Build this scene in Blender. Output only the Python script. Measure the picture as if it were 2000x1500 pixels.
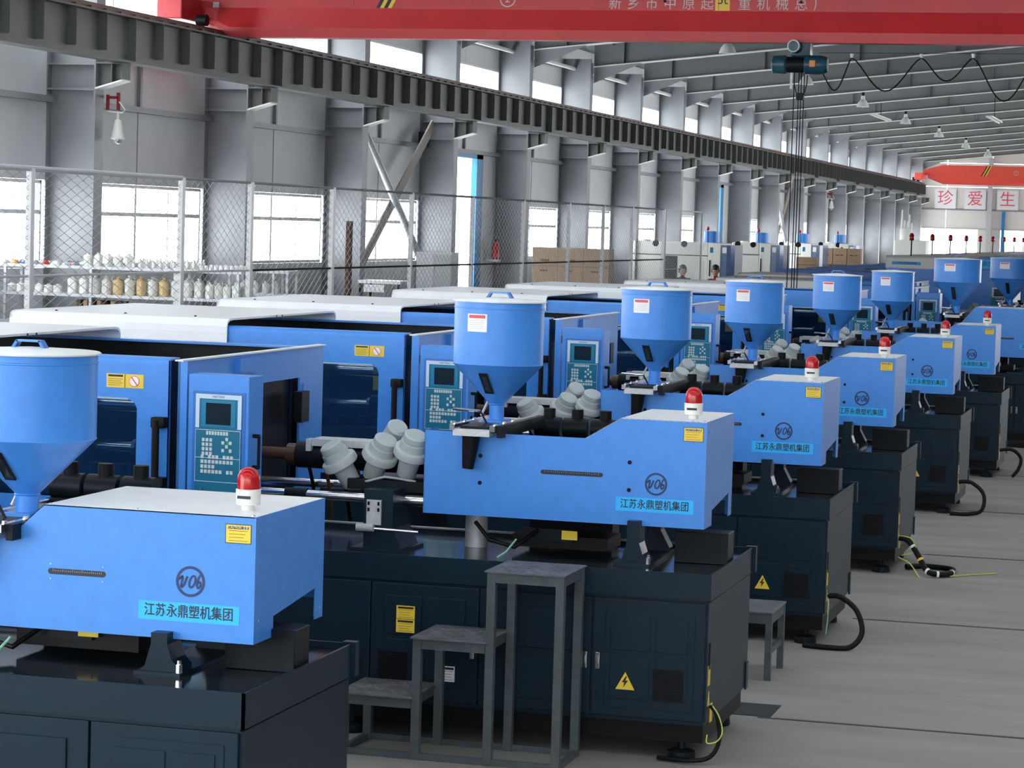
import bpy, bmesh, math, random
from mathutils import Vector, Matrix, Euler
random.seed(7)
S = bpy.context.scene
for o in list(bpy.data.objects): bpy.data.objects.remove(o)
COL = S.collection
PI = math.pi
# ---------------------------------------------------------------- camera
H = 2.828; YAW, PITCH, ROLL = -0.2647317, 0.0623431, -0.0298682
cy_, sy_, cp_, sp_, cr_, sr_ = math.cos(YAW), math.sin(YAW), math.cos(PITCH), math.sin(PITCH), math.cos(ROLL), math.sin(ROLL)
fwd = Vector((sy_*cp_, cy_*cp_, -sp_)); rt = Vector((cy_, -sy_, 0)); dn = fwd.cross(rt)
r2 = cr_*rt + sr_*dn; d2 = -sr_*rt + cr_*dn
cam = bpy.data.cameras.new('camera'); camo = bpy.data.objects.new('camera', cam); COL.objects.link(camo)
M = Matrix.Identity(4)
for i in range(3):
    M[i][0] = r2[i]; M[i][1] = -d2[i]; M[i][2] = -fwd[i]
M.translation = Vector((0, 0, H)); camo.matrix_world = M
cam.sensor_width = 36; cam.lens = 90.0; cam.clip_end = 400; cam.clip_start = .1
S.camera = camo
# ---------------------------------------------------------------- light
W = bpy.data.worlds.new('sky'); S.world = W; W.use_nodes = True
bg = W.node_tree.nodes['Background']; bg.inputs[0].default_value = (.955, .98, 1, 1); bg.inputs[1].default_value = 5.5
S.view_settings.view_transform = 'Standard'; S.view_settings.look = 'None'
S.view_settings.exposure = 0.6; S.view_settings.gamma = 1; S.view_settings.use_curve_mapping = False
def area(name, loc, rot, sx, sy, power, col=(1, 1, 1)):
    l = bpy.data.lights.new(name, 'AREA'); l.shape = 'RECTANGLE'; l.size = sx; l.size_y = sy; l.energy = power; l.color = col
    o = bpy.data.objects.new(name, l); o.location = loc; o.rotation_euler = rot; COL.objects.link(o); return o
# ---------------------------------------------------------------- materials
def mat(name, col, rough=.5, metal=0, noise=0, nscale=8, bump=0, spec=.5, emis=None, alpha=None, stretch=None, coat=0):
    m = bpy.data.materials.new(name); m.use_nodes = True; nt = m.node_tree; b = nt.nodes['Principled BSDF']
    b.inputs['Base Color'].default_value = (*col, 1); b.inputs['Roughness'].default_value = rough; b.inputs['Metallic'].default_value = metal
    b.inputs['Specular IOR Level'].default_value = spec
    if coat: b.inputs['Coat Weight'].default_value = coat; b.inputs['Coat Roughness'].default_value = .08
    if noise or bump:
        tc = nt.nodes.new('ShaderNodeTexCoord'); mp = nt.nodes.new('ShaderNodeMapping'); nz = nt.nodes.new('ShaderNodeTexNoise')
        nz.inputs['Scale'].default_value = nscale; nz.inputs['Detail'].default_value = 6
        if stretch: mp.inputs['Scale'].default_value = stretch
        nt.links.new(tc.outputs['Object'], mp.inputs[0]); nt.links.new(mp.outputs[0], nz.inputs[0])
        if noise:
            r = nt.nodes.new('ShaderNodeValToRGB')
            r.color_ramp.elements[0].position = .3; r.color_ramp.elements[1].position = .7
            r.color_ramp.elements[0].color = (*[c*(1-noise) for c in col], 1); r.color_ramp.elements[1].color = (*[min(1, c*(1+noise)) for c in col], 1)
            nt.links.new(nz.outputs[0], r.inputs[0]); nt.links.new(r.outputs[0], b.inputs['Base Color'])
        if bump:
            bp = nt.nodes.new('ShaderNodeBump'); bp.inputs['Strength'].default_value = bump; bp.inputs['Distance'].default_value = .01
            nt.links.new(nz.outputs[0], bp.inputs['Height']); nt.links.new(bp.outputs[0], b.inputs['Normal'])
    if emis: b.inputs['Emission Color'].default_value = (*emis[0], 1); b.inputs['Emission Strength'].default_value = emis[1]
    return m
def glassmat(name, tint, amount):
    m = bpy.data.materials.new(name); m.use_nodes = True; nt = m.node_tree; nt.nodes.clear()
    out = nt.nodes.new('ShaderNodeOutputMaterial'); mx = nt.nodes.new('ShaderNodeMixShader'); t = nt.nodes.new('ShaderNodeBsdfTransparent'); g = nt.nodes.new('ShaderNodeBsdfGlossy')
    t.inputs[0].default_value = (*tint, 1); g.inputs[1].default_value = .05; mx.inputs[0].default_value = amount
    nt.links.new(t.outputs[0], mx.inputs[1]); nt.links.new(g.outputs[0], mx.inputs[2]); nt.links.new(mx.outputs[0], out.inputs[0]); return m
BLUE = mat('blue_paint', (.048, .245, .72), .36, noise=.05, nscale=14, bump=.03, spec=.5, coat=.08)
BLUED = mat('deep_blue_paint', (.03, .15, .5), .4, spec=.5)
TEAL = mat('dark_teal_paint', (.0045, .017, .030), .38, noise=.12, nscale=5, spec=.22)
TRAY = mat('oily_dark_steel', (.012, .018, .024), .13, noise=.3, nscale=4, spec=.5)
BLACK = mat('black_rubber', (.004, .004, .005), .5, spec=.18)
DARK = mat('dark_steel', (.006, .009, .012), .42, noise=.3, nscale=9, spec=.16)
CREAM = mat('white_hood_paint', (.78, .81, .83), .35, noise=.03, nscale=6, spec=.5)
CREAM2 = mat('cream_paint', (.76, .76, .71), .45)
CHROME = mat('polished_steel', (.75, .76, .78), .18, metal=1)
STEEL = mat('galvanized_steel', (.52, .54, .56), .45, metal=.3, noise=.12, nscale=20)
GREYP = mat('grey_plastic', (.42, .47, .47), .4)
COPPER = mat('brown_ceramic_band', (.09, .045, .03), .35, metal=.3)
YEL = mat('yellow_sticker', (.78, .56, .04), .45)
WHITE = mat('white_sticker', (.78, .79, .8), .4)
PINK = mat('red_print', (.7, .05, .06), .4)
INK = mat('black_ink', (.008, .010, .02), .5)
NAVY = mat('navy_ink', (.01, .03, .12), .5)
CYAN = mat('cyan_name_plate', (.015, .45, .95), .45)
KEYT = mat('teal_keypad', (.0, .14, .25), .4)
KEY = mat('pale_keys', (.5, .6, .62), .5)
PALE = mat('pale_blue_bezel', (.5, .66, .82), .4)
SCREEN = mat('dark_screen', (.012, .02, .025), .12)
REDL = mat('red_beacon_plastic', (.42, .003, .006), .18, spec=.5)
REDP = mat('red_knob', (.4, .01, .02), .3)
CONC = mat('concrete_floor', (.25, .235, .222), .55, noise=.16, nscale=1.2, bump=.12, spec=.35, stretch=(.6, 2.2, 1))
JOINT = mat('dark_joint', (.012, .015, .017), .8)
PANEL = mat('wall_sheet', (.66, .68, .69), .5, noise=.05, nscale=1.3)
COLM = mat('grey_column_paint', (.25, .26, .275), .42, noise=.1, nscale=2)
GIRD = mat('dark_grey_girder_paint', (.12, .125, .12), .5, noise=.12, nscale=3)
RAIL = mat('rusty_rail', (.12, .06, .05), .5)
ROOFM = mat('roof_sheet', (.15, .155, .16), .6)
RAFT = mat('rafter_paint', (.24, .25, .25), .45, noise=.06, nscale=2)
FLM = mat('pale_lit_steel_paint', (.86, .87, .82), .5)  # rafter flanges made paler than their webs, light from below put in the colour
CRANE = mat('red_crane_paint', (.55, .024, .03), .38, noise=.08, nscale=1.5, spec=.5)
CRANE2 = mat('orange_red_crane_paint', (.85, .09, .06), .42)
WHITEP = mat('faded_white_paint', (.6, .5, .5), .6)
ORANGE = mat('orange_box', (.75, .25, .05), .5)
HOISTB = mat('greasy_blue_paint', (.01, .07, .11), .35, noise=.5, nscale=7)
WOOD = mat('brown_wood', (.10, .055, .035), .7, noise=.3, nscale=10)
CARD = mat('cardboard', (.38, .26, .17), .8, noise=.08, nscale=4)
BAG = mat('translucent_white_bag', (.72, .72, .68), .4, noise=.12, nscale=18, bump=.6)
BAGY = mat('pale_yellow_bag', (.62, .45, .22), .5, noise=.1, nscale=18, bump=.4)
LADDER = mat('worn_grey_green_paint', (.062, .08, .086), .5, noise=.18, nscale=12)
TREAD = mat('worn_checker_plate', (.12, .12, .13), .5, noise=.35, nscale=9, metal=.2)
RUST = mat('rust', (.09, .04, .03), .8, noise=.4, nscale=20)
DOORB = mat('door_blue_paint', (.01, .19, .46), .4)
SKIN = mat('skin', (.55, .30, .21), .5)
HAIR = mat('black_hair', (.01, .008, .008), .4)
COATR = mat('red_jacket', (.28, .012, .02), .8)
COATD = mat('dark_jacket', (.03, .012, .018), .8)
YWIRE = mat('yellow_green_wire', (.5, .6, .1), .5)
GLASS = glassmat('window_glass', (.97, .99, 1), .05)
DGLASS = glassmat('door_glass', (.55, .66, .7), .10)
PLAST = mat('translucent_curtain', (.85, .88, .92), .3)
SIGNR = mat('faded_red_letter', (.72, .09, .14), .5)
LAMPW = mat('lamp_shade_white', (.72, .74, .72), .4)
# ---------------------------------------------------------------- mesh helpers
class MB:
    def __init__(s): s.b = bmesh.new(); s.mats = []
    def mi(s, m):
        if m not in s.mats: s.mats.append(m)
        return s.mats.index(m)
    def _tag(s, fs, m):
        i = s.mi(m) if m else 0
        for f in fs: f.material_index = i
    def box(s, x0, x1, y0, y1, z0, z1, m=None, bev=0):
        vs = [s.b.verts.new((x, y, z)) for x in (x0, x1) for y in (y0, y1) for z in (z0, z1)]
        q = [(0, 1, 3, 2), (4, 6, 7, 5), (0, 4, 5, 1), (2, 3, 7, 6), (0, 2, 6, 4), (1, 5, 7, 3)]
        fs = [s.b.faces.new([vs[i] for i in f]) for f in q]; s._tag(fs, m)
        if bev:
            r = bmesh.ops.bevel(s.b, geom=list({e for f in fs for e in f.edges}), offset=bev, segments=2, affect='EDGES', profile=.5)
            s._tag(r['faces'], m)
        return s
    def prism(s, pts, axis, a0, a1, m=None):
        def P(p, a):
            return {'x': (a, p[0], p[1]), 'y': (p[0], a, p[1]), 'z': (p[0], p[1], a)}[axis]
        A = [s.b.verts.new(P(p, a0)) for p in pts]; B = [s.b.verts.new(P(p, a1)) for p in pts]; n = len(pts)
        fs = [s.b.faces.new(A), s.b.faces.new(list(reversed(B)))]
        for i in range(n): fs.append(s.b.faces.new((A[i], B[i], B[(i+1) % n], A[(i+1) % n])))
        s._tag(fs, m); return s
    def cyl(s, p0, p1, r0, r1=None, n=16, m=None, caps=True):
        if r1 is None: r1 = r0
        p0 = Vector(p0); p1 = Vector(p1); d = (p1-p0).normalized(); u = d.orthogonal().normalized(); v = d.cross(u)
        R = []
        for p, r in ((p0, r0), (p1, r1)): R.append([s.b.verts.new(p+(u*math.cos(t)+v*math.sin(t))*r) for t in [2*PI*i/n for i in range(n)]])
        fs = []
        for i in range(n):
            f = s.b.faces.new((R[0][i], R[0][(i+1) % n], R[1][(i+1) % n], R[1][i])); f.smooth = True; fs.append(f)
        if caps: fs.append(s.b.faces.new(list(reversed(R[0])))); fs.append(s.b.faces.new(R[1]))
        s._tag(fs, m); return s
    def lathe(s, c, prof, n=32, m=None, rot=None):
        c = Vector(c); rings = []
        for r, z in prof:
            if r < 1e-5: p = Vector((0, 0, z)); rings.append([s.b.verts.new(c+(rot @ p if rot else p))])
            else:
                L = []
                for i in range(n):
                    p = Vector((r*math.cos(2*PI*i/n), r*math.sin(2*PI*i/n), z)); L.append(s.b.verts.new(c+(rot @ p if rot else p)))
                rings.append(L)
        fs = []
        for a, b in zip(rings, rings[1:]):
            for i in range(n):
                j = (i+1) % n
                if len(a) == 1 and len(b) == 1: continue
                if len(a) == 1: f = s.b.faces.new((a[0], b[j], b[i]))
                elif len(b) == 1: f = s.b.faces.new((a[i], a[j], b[0]))
                else: f = s.b.faces.new((a[i], a[j], b[j], b[i]))
                f.smooth = True; fs.append(f)
        s._tag(fs, m); return s
    def tube(s, pts, r, n=8, m=None):
        P = [Vector(p) for p in pts]; rings = []; u = None
        for i, p in enumerate(P):
            d = (P[min(i+1, len(P)-1)]-P[max(i-1, 0)]).normalized()
            u = (u-d*u.dot(d)).normalized() if u else d.orthogonal().normalized()
            v = d.cross(u); rings.append([s.b.verts.new(p+(u*math.cos(2*PI*k/n)+v*math.sin(2*PI*k/n))*r) for k in range(n)])
        fs = []
        for a, b in zip(rings, rings[1:]):
            for k in range(n):
                f = s.b.faces.new((a[k], a[(k+1) % n], b[(k+1) % n], b[k])); f.smooth = True; fs.append(f)
        fs += [s.b.faces.new(list(reversed(rings[0]))), s.b.faces.new(rings[-1])]
        s._tag(fs, m); return s
    def bar(s, p0, p1, r, m=None): return s.cyl(p0, p1, r, n=4, m=m)
    def mesh(s, name, m=None):
        bmesh.ops.recalc_face_normals(s.b, faces=s.b.faces)
        me = bpy.data.meshes.new(name); s.b.to_mesh(me); s.b.free()
        if any(p.use_smooth for p in me.polygons): me.set_sharp_from_angle(angle=.6)
        if s.mats:
            for x in s.mats: me.materials.append(x)
        else: me.materials.append(m)
        return me
    def build(s, name, m=None, parent=None, loc=None, rot=None, label=None):
        if m and s.mats == []: pass
        return obj(name, s.mesh(name, m), parent, loc, rot, label)
def obj(name, me, parent=None, loc=None, rot=None, label=None):
    o = bpy.data.objects.new(name, me); COL.objects.link(o)
    if parent: o.parent = parent
    if loc: o.location = loc
    if rot: o.rotation_euler = rot
    if label: o['label'] = label
    return o
def thing(name, label, cat, loc=(0, 0, 0), rz=0, group=None):
    o = bpy.data.objects.new(name, None); COL.objects.link(o); o.empty_display_size = .1
    o.location = loc; o.rotation_euler = (0, 0, rz); tag(o, label, cat, group); return o
def tag(o, label, cat, group=None):
    o['label'] = label; o['category'] = cat
    if group: o['group'] = group
    return o
def struct(o): o['kind'] = 'structure'; return o
KIDS = {}
def dup(o, parent=None, loc=None, label=None):
    c = o.copy(); COL.objects.link(c)
    if parent: c.parent = parent
    if loc: c.location = loc
    if label: c['label'] = label
    for ch in list(o.children): dup(ch, c)
    return c
BX = lambda *a, **k: MB().box(*a, **k)
_txt = {}
def textmesh(s, size, m, shear=0, sx=1, depth=.0012, bold=0):
    k = (s, size, m.name, shear, sx, bold)
    if k in _txt: return _txt[k]
    cu = bpy.data.curves.new('lettering', 'FONT'); cu.body = s; cu.size = size; cu.align_x = 'CENTER'; cu.align_y = 'CENTER'; cu.shear = shear
    cu.extrude = depth; cu.offset = bold; cu.resolution_u = 3
    o = bpy.data.objects.new('lettering', cu); COL.objects.link(o)
    dg = bpy.context.evaluated_depsgraph_get(); me = bpy.data.meshes.new_from_object(o.evaluated_get(dg))
    bpy.data.objects.remove(o); me.name = 'lettering'; me.materials.clear(); me.materials.append(m)
    for v in me.vertices: v.co.x *= sx
    _txt[k] = me; return me
FRONT = (PI/2, 0, 0)
def text(name, s, size, m, parent, loc, rot=FRONT, **k): return obj(name, textmesh(s, size, m, **k), parent, loc, rot)
def lines_label(w, h, base, ink, header=None, rows=5, frame=None):
    """a flat printed label facing -Y, centred at origin"""
    b = MB(); b.box(-w/2, w/2, 0, .0015, -h/2, h/2, base)
    if frame: b.box(-w/2-.003, w/2+.003, .0005, .0014, -h/2-.003, h/2+.003, frame)
    if header: b.box(-w*.42, w*.42, -.0006, 0, h*.27, h*.42, header)
    for i in range(rows):
        z = h*.17-i*h*.55/max(rows-1, 1); b.box(-w*.38, w*(.38-.25*((i*7) % 3)/3), -.0005, 0, z-h*.012, z+h*.012, ink)
    return b
# ================================================================ setting
YE = 142.6; ROOF_X1 = 15.5; XW = -16.25
NB = 19
CY = [34.15+6*i for i in range(-5, NB)]          # column stations (index 5 = first one in frame)
def roofz(x): return 6.92+.106*(x+15.5) if x < -2 else 6.92+.106*13.5-.106*(x+2)
fl = MB(); fl.box(-16.6, ROOF_X1+.3, -14, YE+.3, -.25, 0, CONC)
floor = struct(fl.build('floor'))
for yy in (14.66, 18.76, 22.86, 26.75, 31.0, 35.3, 39.6):
    jb = MB(); jb.box(-2.43, 4.5, yy-.012, yy+.012, -.01, .002, JOINT)
    jb.build('trench_joint', parent=floor)
tp = MB(); tp.box(-2.62, -2.36, 14.69, 15.08, .0, .004, JOINT); tp.build('open_trench', parent=floor)
for yy in (14.66, 18.76, 22.86, 26.75):
    MB().box(-2.33, 4.5, yy+.014, yy+.42, 0, .006, CONC).build('trench_cover', parent=floor)
# ceiling
ce = MB()
for x0, x1 in ((-16.6, -2), (-2, ROOF_X1)):
    z0, z1 = roofz(x0)+.62, roofz(x1)+.62
    ce.prism([(x0, z0), (x1, z1), (x1, z1+.08), (x0, z0+.08)], 'y', 34, YE+.3, ROOFM)
    for k in range(8): ce.prism([(x0, z0), (x1, z1), (x1, z1+.08), (x0, z0+.08)], 'y', -14+6*k, -14+6*k+5.3, ROOFM)
ceiling = struct(ce.build('ceiling'))
for k in range(8):
    for x0, x1 in ((-16.6, -2), (-2, ROOF_X1)):
        z0, z1 = roofz(x0)+.65, roofz(x1)+.65
        MB().prism([(x0, z0), (x1, z1), (x1, z1+.01), (x0, z0+.01)], 'y', -14+6*k+5.3, -14+6*k+6, GLASS).build('added_skylight_pane', parent=ceiling)  # skylights added over the near bays to brighten the hall
for i in range(10):
    x = -15.0+1.45*i; z = roofz(x)+.5
    MB().box(x-.03, x+.03, 20, YE, z, z+.13, RAFT).build('purlin', parent=ceiling)
# left wall: sheet panels between columns
wl = bpy.data.objects.new('wall_left', None); COL.objects.link(wl); struct(wl)
zl = [(0, 2.0), (3.26, 4.42), (4.42, 5.25), (6.4, 7.55)]
for bi, y in enumerate(CY):
    y1 = min(y+6, YE)
    door = abs(y-52.15) < .1 or abs(y-82.15) < .1
    for (z0, z1) in zl:
        if door and z0 < 4: continue
        ym = (y+y1)/2
        for a, b_ in ((y, ym), (ym, y1)):
            MB().box(XW-.06, XW+(.0 if z0 != 3.26 else .004), a+.006, b_-.006, z0+.004, z1-.004, PANEL).build('wall_sheet', parent=wl)
    MB().box(XW, XW+.11, y+.05, y1-.05, 4.38, 4.47, COLM).build('girt', parent=wl)
    if door:
        MB().box(XW-.06, XW, y+4.4, y1-.006, 0, 4.40, PANEL).build('wall_sheet', parent=wl)
    MB().box(XW+.0, XW+.06, (y+y1)/2-.04, (y+y1)/2+.04, 4.47, 5.6, COLM).build('wall_post', parent=wl)
    MB().box(XW+.0, XW+.012, (y+y1)/2-.012, (y+y1)/2+.012, 3.27, 4.38, COLM).build('wall_seam', parent=wl)
    if y > 20:
        MB().cyl((XW+.3, y, 6.9-.05), (XW+.3, y1, 6.9-.05), .05, n=8, m=FLM).build('eave_strut', parent=wl)
wn = 0
WINF = mat('white_window_frame', (.82, .82, .84), .4)
def window(y0, y1, z0, z1, nv, transom, thick):
    global wn
    wn += 1
    w = bpy.data.objects.new('window_%d' % wn, None); COL.objects.link(w); struct(w); w.location = (XW, 0, 0)
    f = MB(); t = .05
    f.box(-.06, .0, y0, y0+t, z0, z1, WINF); f.box(-.06, .0, y1-t, y1, z0, z1, WINF); f.box(-.06, .0, y0, y1, z0, z0+t, WINF); f.box(-.06, .0, y0, y1, z1-t, z1, WINF)
    f.build('window_frame', parent=w)
    zs = [z0+t, z1-t]
    if transom: zs = [z0+t, transom, z1-t]; MB().box(-.06, 0, y0+t, y1-t, transom-.03, transom+.03, WINF).build('transom', parent=w)
    ys = [y0+t+(y1-y0-2*t)*i/nv for i in range(nv+1)]
    for i in range(1, nv):
        h = .035 if (thick and i % 2 == 0) else .014
        MB().box(-.055, -.005, ys[i]-h, ys[i]+h, z0+t, z1-t, WINF).build('mullion', parent=w)
    for a, b_ in zip(ys, ys[1:]):
        for c, d in zip(zs, zs[1:]):
            MB().box(-.035, -.03, a+.003, b_-.003, c+.003, d-.003, GLASS).build('pane', parent=w)
for y in CY:
    door = abs(y-52.15) < .1 or abs(y-82.15) < .1
    y1 = min(y+6, YE)
    if y > 25 and not door and y1-y > 3: window(y+.35, y1-.35 if y < 28 or True else y1, 2.0, 3.26, 4, 2.8, True)
    if y > 19: window(y+.01, y1-.01, 5.25, 6.4, 3 if y < 60 else 2, None, False)
for dn_, y in ((1, 52.15), (2, 82.15)):
    d = bpy.data.objects.new('door_%d' % dn_, None); COL.objects.link(d); struct(d)
    b = MB(); b.box(XW-.05, XW+.08, y+3.9, y+4.4, 0, 4.42, DOORB); b.box(XW-.05, XW+.08, y+.2, y+4.4, 4.28, 4.42, DOORB); b.box(XW-.05, XW+.08, y+.2, y+.5, 0, 4.28, DOORB)
    b.build('door_frame', parent=d)
    b = MB()
    for k in range(11): b.box(XW-.03-.012*(k % 2), XW-.025-.012*(k % 2), y+.5+k*.31, y+.5+k*.31+.33, .02, 4.27, GLASS)
    b.build('strip_curtain', parent=d)
# end wall
we = bpy.data.objects.new('wall_far', None); COL.objects.link(we); struct(we)
ENDM = mat('end_wall_sheet', (.72, .70, .66), .5, noise=.03, nscale=1)
def endpanel(x0, x1, z0, z1): MB().box(x0+.01, x1-.01, YE-.0, YE+.08, z0+.01, z1-.01, ENDM).build('wall_sheet', parent=we)
xs = [-16.3, -14.2, -11.75, -9.3, -6.9, -4.5, -2, .5, 3, 5.5, 8, 10.5, 13, 15.6]
for a, b_ in zip(xs, xs[1:]):
    endpanel(a, b_, 3.3, 4.36); endpanel(a, b_, 4.36, 5.6); endpanel(a, b_, 5.6, 6.9)
    MB().prism([(a+.01, 6.91), (b_-.01, 6.91), (b_-.01, roofz(min(b_, 15))+.62), (a+.01, roofz(a)+.62)], 'y', YE, YE+.08, ENDM).build('wall_sheet', parent=we)
    if a > -12 and not (a < -9): endpanel(a, b_, 0, 3.3)
endpanel(-12.45, -11.2, 0, 3.3)
MB().box(-15.7, 15, YE-.06, YE-.005, 3.28, 3.36, STEEL).build('girt', parent=we)
MB().box(-15.7, 15, YE-.06, YE-.005, 4.32, 4.42, COLM).build('girt', parent=we)
MB().box(-11.95, -11.7, YE-.3, YE-.07, 0, 7.2, STEEL).build('wind_post', parent=we)
MB().box(-11.15, -10.98, YE-.2, YE-.03, 0, 4.3, DOORB).build('door_post', parent=we)
wd = bpy.data.objects.new('window_%d' % (wn+1), None); COL.objects.link(wd); struct(wd)
for a, b_ in ((-15.6, -14.1), (-14.05, -12.5), (-10.9, -9.4), (-9.35, -8)):
    MB().box(a, b_, YE+.02, YE+.03, .1, 3.27 if a < -12 else 4.3, GLASS).build('pane', parent=wd)
RW = mat('light_dulling_wall', (.12, .125, .13), .7)  # dark tone for unseen walls, cuts the light they bounce
wr = MB(); wr.box(ROOF_X1, ROOF_X1+.2, -14, YE, 0, 1.2, PANEL); wr.box(ROOF_X1, ROOF_X1+.2, -14, 62, 1.2, 7.3, RW); wr.box(ROOF_X1, ROOF_X1+.2, 40, YE, 5.2, 6.3, PANEL); struct(wr.build('wall_right_light_block'))  # unseen side wall, dark stretch and openings shaped to steer the daylight
wnr = MB(); wnr.box(-16.6, ROOF_X1+.3, -14.3, -14, 0, 2.6, RW); wnr.box(-16.6, ROOF_X1+.3, -14.3, -14, 5.6, 7.3, RW); struct(wnr.build('wall_near_light_block'))  # added behind the camera to block low light on bases and floor
# ---------------------------------------------------------------- steel columns
def column_mb():
    m1 = MB(); m1.box(-.74, -.02, -.006, .006, 0, 7.3, COLM); return m1
cw = MB().box(-.75, 0, .145, .157, 0, 7.1, COLM).mesh('web')
cf1 = MB().box(-.012, .012, 0, .30, 0, 4.6, COLM).box(-.012, .012, 0, .30, 4.6, 7.0, COLM).mesh('flange')
cb = MB().box(-.75, .0, .0, .3, 4.56, 4.585, COLM).box(-.75, .0, .0, .3, 4.92, 4.945, COLM).mesh('stiffener')
kb = MB(); kb.prism([(0, 4.94), (0, 4.6), (.40, 4.72), (.40, 4.94)], 'y', .138, .162, GIRD)  # bracket plates in a darker colour that stands in for recess shade
kb.prism([(0, 4.60), (0, 4.575), (.42, 4.70), (.42, 4.722)], 'y', 0, .3, FLM); kb.box(0, .42, 0, .3, 4.94, 4.96, GIRD); kb.box(.24, .255, .02, .28, 4.66, 4.94, GIRD); kb.box(.40, .415, 0, .3, 4.71, 4.94, GIRD)
kb = kb.mesh('crane_bracket')
ORD = ['first', 'second', 'third', 'fourth', 'fifth', 'sixth', 'seventh', 'eighth', 'ninth', 'tenth', 'eleventh', 'twelfth', 'thirteenth', 'fourteenth', 'fifteenth', 'sixteenth', 'seventeenth', 'eighteenth', 'nineteenth', 'twentieth']
for i, y in enumerate(CY[5:]):
    if y > YE: break
    y -= .25
    c = thing('steel_column', 'grey steel column along the left wall, %s from the left edge of the photo' % ORD[i], 'column', (-15.5, y, 0), 0, 'columns along the left wall')
    obj('web', cw, c); obj('inner_flange', cf1, c); obj('outer_flange', cf1, c, (-.75, 0, 0)); obj('stiffener', cb, c); obj('crane_bracket', kb, c)
# runway girder
g = thing('crane_runway_girder', 'long dark grey crane girder with ribbed web running along the left wall', 'girder', (-15.12, 0, 0))
MB().box(-.008, .008, 24, 139.3, 4.99, 5.60, GIRD).build('web', parent=g)
MB().box(-.16, .16, 24, 139.3, 5.60, 5.625, GIRD).build('top_flange', parent=g)
MB().box(-.14, .14, 24, 139.3, 4.965, 4.99, GIRD).build('bottom_flange', parent=g)
MB().box(-.035, .035, 24, 139.3, 5.625, 5.72, RAIL).build('rail', parent=g)
clipm = MB().box(.04, .10, -.04, .04, 5.625, 5.665, RAIL).mesh('rail_clip')
stm = MB().box(.008, .14, -.006, .006, 5.08, 5.60, GIRD).mesh('stiffener')
stw = MB().box(.008, .14, -.012, .012, 4.99, 5.60, GIRD).mesh('end_stiffener')
y = 24.15; k = 0
while y < 139.3:
    obj('stiffener' if k % 6 != 4 else 'end_stiffener', stm if k % 6 != 4 else stw, g, (0, y, 0)); y += 1.0; k += 1
cm = MB()
for k in range(230): cm.box(.04, .10, 24.2+.5*k, 24.28+.5*k, 5.625, 5.665, RAIL)
c_ = cm.build('rail_clips', parent=g); c_['kind'] = 'stuff'
# rafters
def rafter(i, y):
    r = thing('roof_rafter', 'grey steel roof rafter spanning above, %s from the nearest' % ORD[i], 'rafter', (0, y+.15, 0), 0, 'roof rafters')
    segs = [(-15.5, -2), (-2, 15.3)]
    b = MB(); f = MB()
    for x0, x1 in segs:
        z0, z1 = roofz(x0), roofz(x1)
        b.prism([(x0, z0), (x1, z1), (x1, z1+.55), (x0, z0+.55)], 'y', -.006, .006, RAFT)
        f.prism([(x0, z0-.02), (x1, z1-.02), (x1, z1), (x0, z0)], 'y', -.16, .16, FLM)
    b.build('web', parent=r); f.build('bottom_flange', parent=r)
    ST = MB().box(-.006, .006, -.12, .0, 0, .53, RAFT).mesh('stiffener')
    for k in range(8):
        x = -14.7+2.6*k; obj('stiffener', ST, r, (x, 0, roofz(x)))
    hb = MB().prism([(-15.5, 6.5), (-15.5, 6.92), (-14.2, 7.05)], 'y', -.01, .01, COLM).build('haunch', parent=r)
for i, y in enumerate(CY[5:]):
    if y > YE: break
    rafter(i, y)
# ---------------------------------------------------------------- braces
def brace(y0, z0, y1, z1, m, name, label, tubular):
    b = MB()
    if tubular: b.cyl((-15.7, y0, z0), (-15.7, y1, z1), .075, n=14, m=m)
    else:
        d = Vector((0, y1-y0, z1-z0)).normalized(); n = Vector((0, -d.z, d.y))*.12; p0 = Vector((-15.85, y0, z0)); p1 = Vector((-15.85, y1, z1))
        for off in (Vector((.0, 0, 0)),):
            vs = [p0-n, p0+n, p1+n, p1-n]; A = [b.b.verts.new(v) for v in vs]; B = [b.b.verts.new(v+Vector((.02, 0, 0))) for v in vs]
            b.b.faces.new(A); b.b.faces.new(B[::-1])
            for k in range(4): b.b.faces.new((A[k], A[(k+1) % 4], B[(k+1) % 4], B[k]))
        b.mi(m); b.bar(p0+n*.9, p1+n*.9, .02, m); b.bar(p0-n*.9, p1-n*.9, .02, m)
    tag(b.build(name), label, 'brace')
PLANKM = mat('primer_beam', (.30, .26, .23), .6)
brace(46.25, 4.78, 51.88, 1.09, STEEL, 'tube_brace', 'round grey steel tube brace sloping down right between second and third bays', True)
brace(51.5, 4.85, 46.17, 1.40, PLANKM, 'channel_brace', 'brownish channel brace leaning left, crossing behind the round tube', False)
brace(94.25, 4.63, 99.88, .6, STEEL, 'tube_brace', 'far round tube brace behind the hoist ropes', True)
brace(99.4, 4.85, 94.17, 1.40, PLANKM, 'channel_brace', 'far brown channel brace just left of the hoist ropes', False)
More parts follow.
